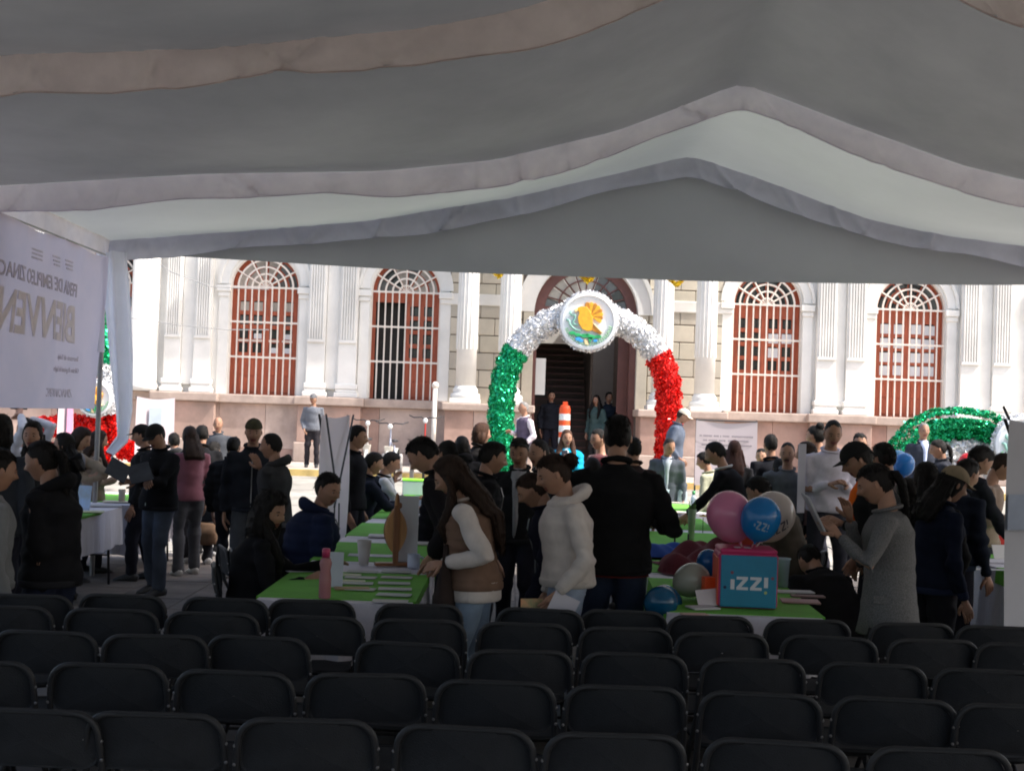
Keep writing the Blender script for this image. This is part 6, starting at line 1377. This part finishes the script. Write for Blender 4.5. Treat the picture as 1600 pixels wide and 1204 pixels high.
# left table things
for px_, py_, w_, h_, col, lb in [(165, 790, .3, .2, (.6, .6, .62), 'white pages on the near left table'), (140, 800, .25, .18, (.5, .5, .3), 'yellow-green leaflets on the near left table'), (185, 784, .3, .16, (.6, .56, .45), 'cream leaflets at the far end of the near left table')]: sheet_on(px_, py_, w_, h_, col, lb, 12, .01)
lathe_thing('paper_cup', 'beige paper cup standing on the left table', 'cup', 190, 784, [('cup', [(.03, 0), (.036, .13), (.033, .13), (.001, .01)], paper((.5, .45, .38)))])
c = U(128, 783, 12.6); slab('leaflet_stand', 'blue and white leaflet propped up on the left table', 'leaflet', (c.x, c.y, z_ + .11), (1, -.3, 0), (-.25, .2, 1), .19, .23, .004, mat('leaflet_blue', (.30, .40, .58), var=.4, vs=8, tint=(.6, .6, .65)))
# right table red box
boxthing('tray', 'red plastic crate on the far right table', 'crate', 1552, 848, .3, .26, .12, mat('red_plastic', (.55, .02, .02), rough=.4, var=.1), 4)
c = on(1562, 872); slab('leaflet_stand', 'white card standing on the far right table', 'leaflet', (c.x, c.y, z_ + .05), (1, .3, 0), (-.3, .3, 1), .13, .12, .003, paper((.6, .6, .6)))
sheet_on(1570, 890, .5, .1, (.6, .6, .6), 'white sheet on the near end of the far right table', 3)
# ---------------------------------------------------------------- stand banners and notices
def stand_banner(nm, lb, pxl, pxr, pyt, d, zb, m, yawoff=0, depth=0, poles='x'):
    a, b = U(pxl, pyt, d), U(pxr, pyt, d + depth); zt = a.z; t = thing(nm, lb, 'banner', (a.x, d, 0)); w_ = (Vector((b.x, b.y, 0)) - Vector((a.x, a.y, 0))); L_ = w_.length; t.rotation_euler.z = math.atan2(w_.y, w_.x); zg = ground(d)
    def f(u, v): return (L_ * u, .02 * math.sin(math.pi * u) + .012 * math.sin(5 * v + 2 * u), zt - .05 * math.sin(math.pi * u) * (1 - v) * .6 - (zt - zb) * v)
    sheet(16, 20, f).build('printed_sheet', m, t, smooth=True)
    if poles == 'x':
        for p0, p1 in (((0, .03, zt), (L_, .09, zb)), ((L_, .03, zt), (0, .09, zb))): MB().tube([p0, p1], .010, 6).build('crossed_pole', M_leg, t)
        for x_ in (-.08, L_ + .08): MB().tube([(L_ / 2, .06, zb + (zt - zb) * .5), (x_, .45, zg)], .010, 6).build('foot_pole', M_leg, t)
    else:
        for x_ in (0.01, L_ - .01): MB().tube([(x_, .03, zg), (x_, .03, zt + .02)], .012, 6).build('pole', M_leg, t)
        MB().tube([(0, .02, zt + .005), (L_, .02, zt + .005)], .012, 6).build('top_rail', M_leg, t)
    return t, L_, zt
M_sb = mat('stand_vinyl', (.84, .77, .84), rough=.6, var=.04, vs=2, transl=.5); M_sb2 = mat('notice_vinyl', (.62, .54, .57), rough=.6, var=.03, vs=2, transl=.2); M_sb3 = mat('grey_vinyl', (.42, .43, .47), rough=.6, var=.08, vs=1.2, transl=.12)
t, L_, zt = stand_banner('stand_banner', 'pale lilac stand banner seen from behind with crossed black poles', 503, 548, 647, 11.6, .55, M_sb, depth=.35)
for p0, p1 in (((L_, -.03, zt), (-.42, -.5, zt - .75)), ((0.02, -.03, zt), (-.40, -.5, zt - .62))): MB().tube([p0, p1], .009, 6).build('crossed_pole', M_leg, t)
for x_ in (-.42, -.36): MB().tube([(x_, -.5, zt - .72), (x_ - .13, -.62, 0.4), (x_ - .2, -.66, 0)], .006, 6).build('guy_line', M_leg, t)
t, L_, zt = stand_banner('stand_banner', 'white stand banner with pale blue square at left before the stone plinth', 214, 274, 619, 17.5, .55, M_sb2, depth=.3)
MB().box(L_ * .33, L_ * .66, -.004, -.002, zt - .38, zt - .14).build('printed_square', mat('pale_blue_print', (.36, .42, .48), var=.1), t)
t, L_, zt = stand_banner('stand_banner', 'white and pink stand banner behind the tan jacket at left', 92, 116, 627, 16.2, .5, M_sb2, depth=.2)
MB().box(L_ * .55, L_ * .95, -.004, -.002, zt - .6, zt - .02).build('printed_square', mat('pink_print', (.55, .25, .38), var=.1), t)
t, L_, zt = stand_banner('notice_board', 'large white notice sheet with three printed lines beside the cap-wearing man', 1088, 1184, 656, 17.6, .95, M_sb2, poles='frame')
gq = random.Random(3)
for li, (xa, xb) in enumerate(((.06, .92), (.12, .86), (.10, .90))):
    x = xa; me = MB(); zc = zt - .20 - .058 * li
    while x < xb:
        w_ = gq.uniform(.012, .022)
        if gq.random() < .86: me.box(x * L_, (x + w_ * .7) * L_, -.0, .0015, zc - gq.uniform(.007, .012), zc + .010)
        x += w_
    me.build('printed_line', mat('print_grey', (.22, .19, .22), var=0), t, loc=(0, -.006, 0))['kind'] = 'stuff'
me = MB(); me.tube([(L_ * .82 + .05 * math.cos(a), -.004, zt - .62 + .06 * math.sin(a)) for a in np.linspace(0, 2 * math.pi, 24)[:-1]], .004, 5, closed=True); me.build('printed_ring', mat('print_grey', (.22, .19, .22)), t)
t, L_, zt = stand_banner('stand_banner', 'tall grey-lilac stand banner cut by the right edge of the photo', 1577, 1760, 655, 7.55, .12, M_sb3, depth=.5)
MB().box(.0, L_, -.008, -.004, zt - .62, zt - .42).build('printed_band', mat('blue_grey_print', (.30, .35, .44), var=.1), t); MB().tube([(0, 0, zt), (-.05, .0, zt + .07)], .008, 6).build('pole_tip', M_leg, t)
tag(MB().box(-.035, .035, -.01, .01, -.66, .0).build('hanging_strip', paper((.56, .54, .62)), loc=tuple(U(1254, 693, 12.9))), 'narrow white paper strip hanging beside the moustached man', 'paper')
# ---------------------------------------------------------------- street furniture beyond the tent
dl = U(883, 632, 27.6); db = thing('traffic_post', 'orange traffic delineator post with white bands before the doorway', 'post', (dl.x, 27.6, ground(27.6)), 0)
h_ = dl.z - ground(27.6); M_or = mat('traffic_orange', (.85, .09, .015), rough=.5, var=.05); M_rw = mat('reflective_white', (.8, .8, .78), rough=.4, var=.05)
MB().lathe([(.24, 0), (.24, .05), (.12, .10), (.105, .15)], 18).build('base', M_leg, db); MB().lathe([(.112, .15), (.112, h_ - .08), (.09, h_ - .02), (.04, h_), (.001, h_)], 20).build('post_body', M_or, db, smooth=False); MB().box(-.05, .05, -.02, .02, h_ - .03, h_ + .06).build('grip', M_or, db, bev=.01)
for k in range(4): MB().lathe([(.1125, 0), (.1155, .01), (.1155, .12), (.1125, .13)], 20, (0, 0, h_ - .32 - k * .24)).build('white_band', M_rw, db)
pl = U(680, 604, 28.9); lp_ = thing('lamp_post', 'slim white post with round top standing by the bicycles', 'post', (pl.x, 28.9, .47)); MB().tube([(0, 0, 0), (0, 0, pl.z - .47)], .05, 12).build('pole', M_iron, lp_, smooth=True); MB().ell((0, 0, pl.z - .44), (.075, .075, .08)).build('top_ball', M_iron, lp_, smooth=True)
M_ty = mat('tyre_rubber', (.02, .02, .02), rough=.8); M_ch2 = mat('bike_chrome', (.5, .5, .5), rough=.2, metal=.9); 
def bicycle(px, py, d, lb, fcol, ccol, yaw):
    c = U(px, py, d); t = thing('bicycle', lb, 'bicycle', (c.x, d, ground(d)), R(yaw), 'bicycles parked in a row facing the tents'); mf = mat('bike_%d_%d' % (int(fcol[0] * 100), int(fcol[2] * 100)), fcol, rough=.35, var=.05); H_ = c.z - ground(d)
    for k, y_ in enumerate((0, 1.05)):
        wv = MB().tube([(0, y_ + .31 * math.sin(a), .33 + .31 * math.cos(a)) for a in np.linspace(0, 2 * math.pi, 30)[:-1]], .022, 8, closed=True).build('wheel', M_ty, t, smooth=True)
        sp_ = MB(); [sp_.tube([(0, y_, .33), (0, y_ + .30 * math.sin(a), .33 + .30 * math.cos(a))], .003, 4) for a in np.linspace(0, 2 * math.pi, 17)[:-1]]; sp_.build('spokes', M_ch2, wv)
        fe = sheet(14, 3, lambda u, v, y_=y_: ((v - .5) * .07, y_ + .35 * math.sin(-1.9 + 3.1 * u), .33 + .35 * math.cos(-1.9 + 3.1 * u))).build('mudguard', mat('mudguard_white', (.62, .62, .58), rough=.4), t)
    fr_ = MB(); fr_.tube([(-.05, 0, .33), (-.05, .0, .68), (0, .04, .72), (.05, 0, .68), (.05, 0, .33)], .014, 6); fr_.tube([(0, .04, .70), (0, .10, .90)], .018, 6); fr_.tube([(0, .07, .74), (0, .55, .32), (0, .66, .75)], .018, 6); fr_.tube([(0, .09, .86), (0, .62, .62)], .016, 6); fr_.tube([(0, .55, .32), (0, 1.05, .33), (0, .64, .68)], .012, 6); fr_.build('frame', mf, t, smooth=True)
    MB().tube([(-.34, .22, H_ - .02), (-.24, .10, H_ - .06), (-.08, .07, H_ - .05), (0, .09, H_ - .10), (.08, .07, H_ - .05), (.24, .10, H_ - .06), (.34, .22, H_ - .02)], .013, 8).build('handlebar', M_leg, t, smooth=True)
    MB().tube([(0, .10, .88), (0, .10, H_ - .08)], .016, 8).build('stem', mf, t); MB().ell((0, .62, .84), (.09, .13, .035)).build('saddle', M_leg, t, smooth=True); MB().ell((0, .0, H_ - .12), (.05, .04, .055)).build('headlight', M_rw, t, smooth=True)
    MB().prism([(-.05, .50), (.05, .50), (.09, .74), (-.09, .74)], -.16, -.02).build('front_panel', mat('bike_panel_%d' % int(ccol[2] * 100), ccol, rough=.4, var=.3, vs=12), t, bev=.01)
bicycle(575, 652, 28.0, 'pale bicycle at the left of the parked row', (.5, .48, .45), (.55, .5, .42), 4); bicycle(610, 657, 27.6, 'bicycle with blue and white front panel in the middle of the parked row', (.3, .32, .4), (.10, .14, .42), -4); bicycle(665, 648, 27.8, 'bicycle with red lamp and bright blue front at the right of the parked row', (.55, .04, .03), (.02, .30, .60), 2)
for px_, lb in ((600, 'left'), (627, 'middle'), (645, 'right')):
    c = U(px_, 690, 28.2); b_ = thing('bollard', 'short white bollard between the bicycles, %s one' % lb, 'bollard', (c.x, 28.2, ground(28.2)), group='white bollards by the bicycles'); MB().lathe([(.045, 0), (.045, .50), (.03, .55), (.001, .56)], 14).build('post_body', mat('bollard_grey', (.42, .40, .38), rough=.6), b_, smooth=True); MB().lathe([(.07, 0), (.07, .05), (.045, .055)], 14).build('base', M_iron, b_)
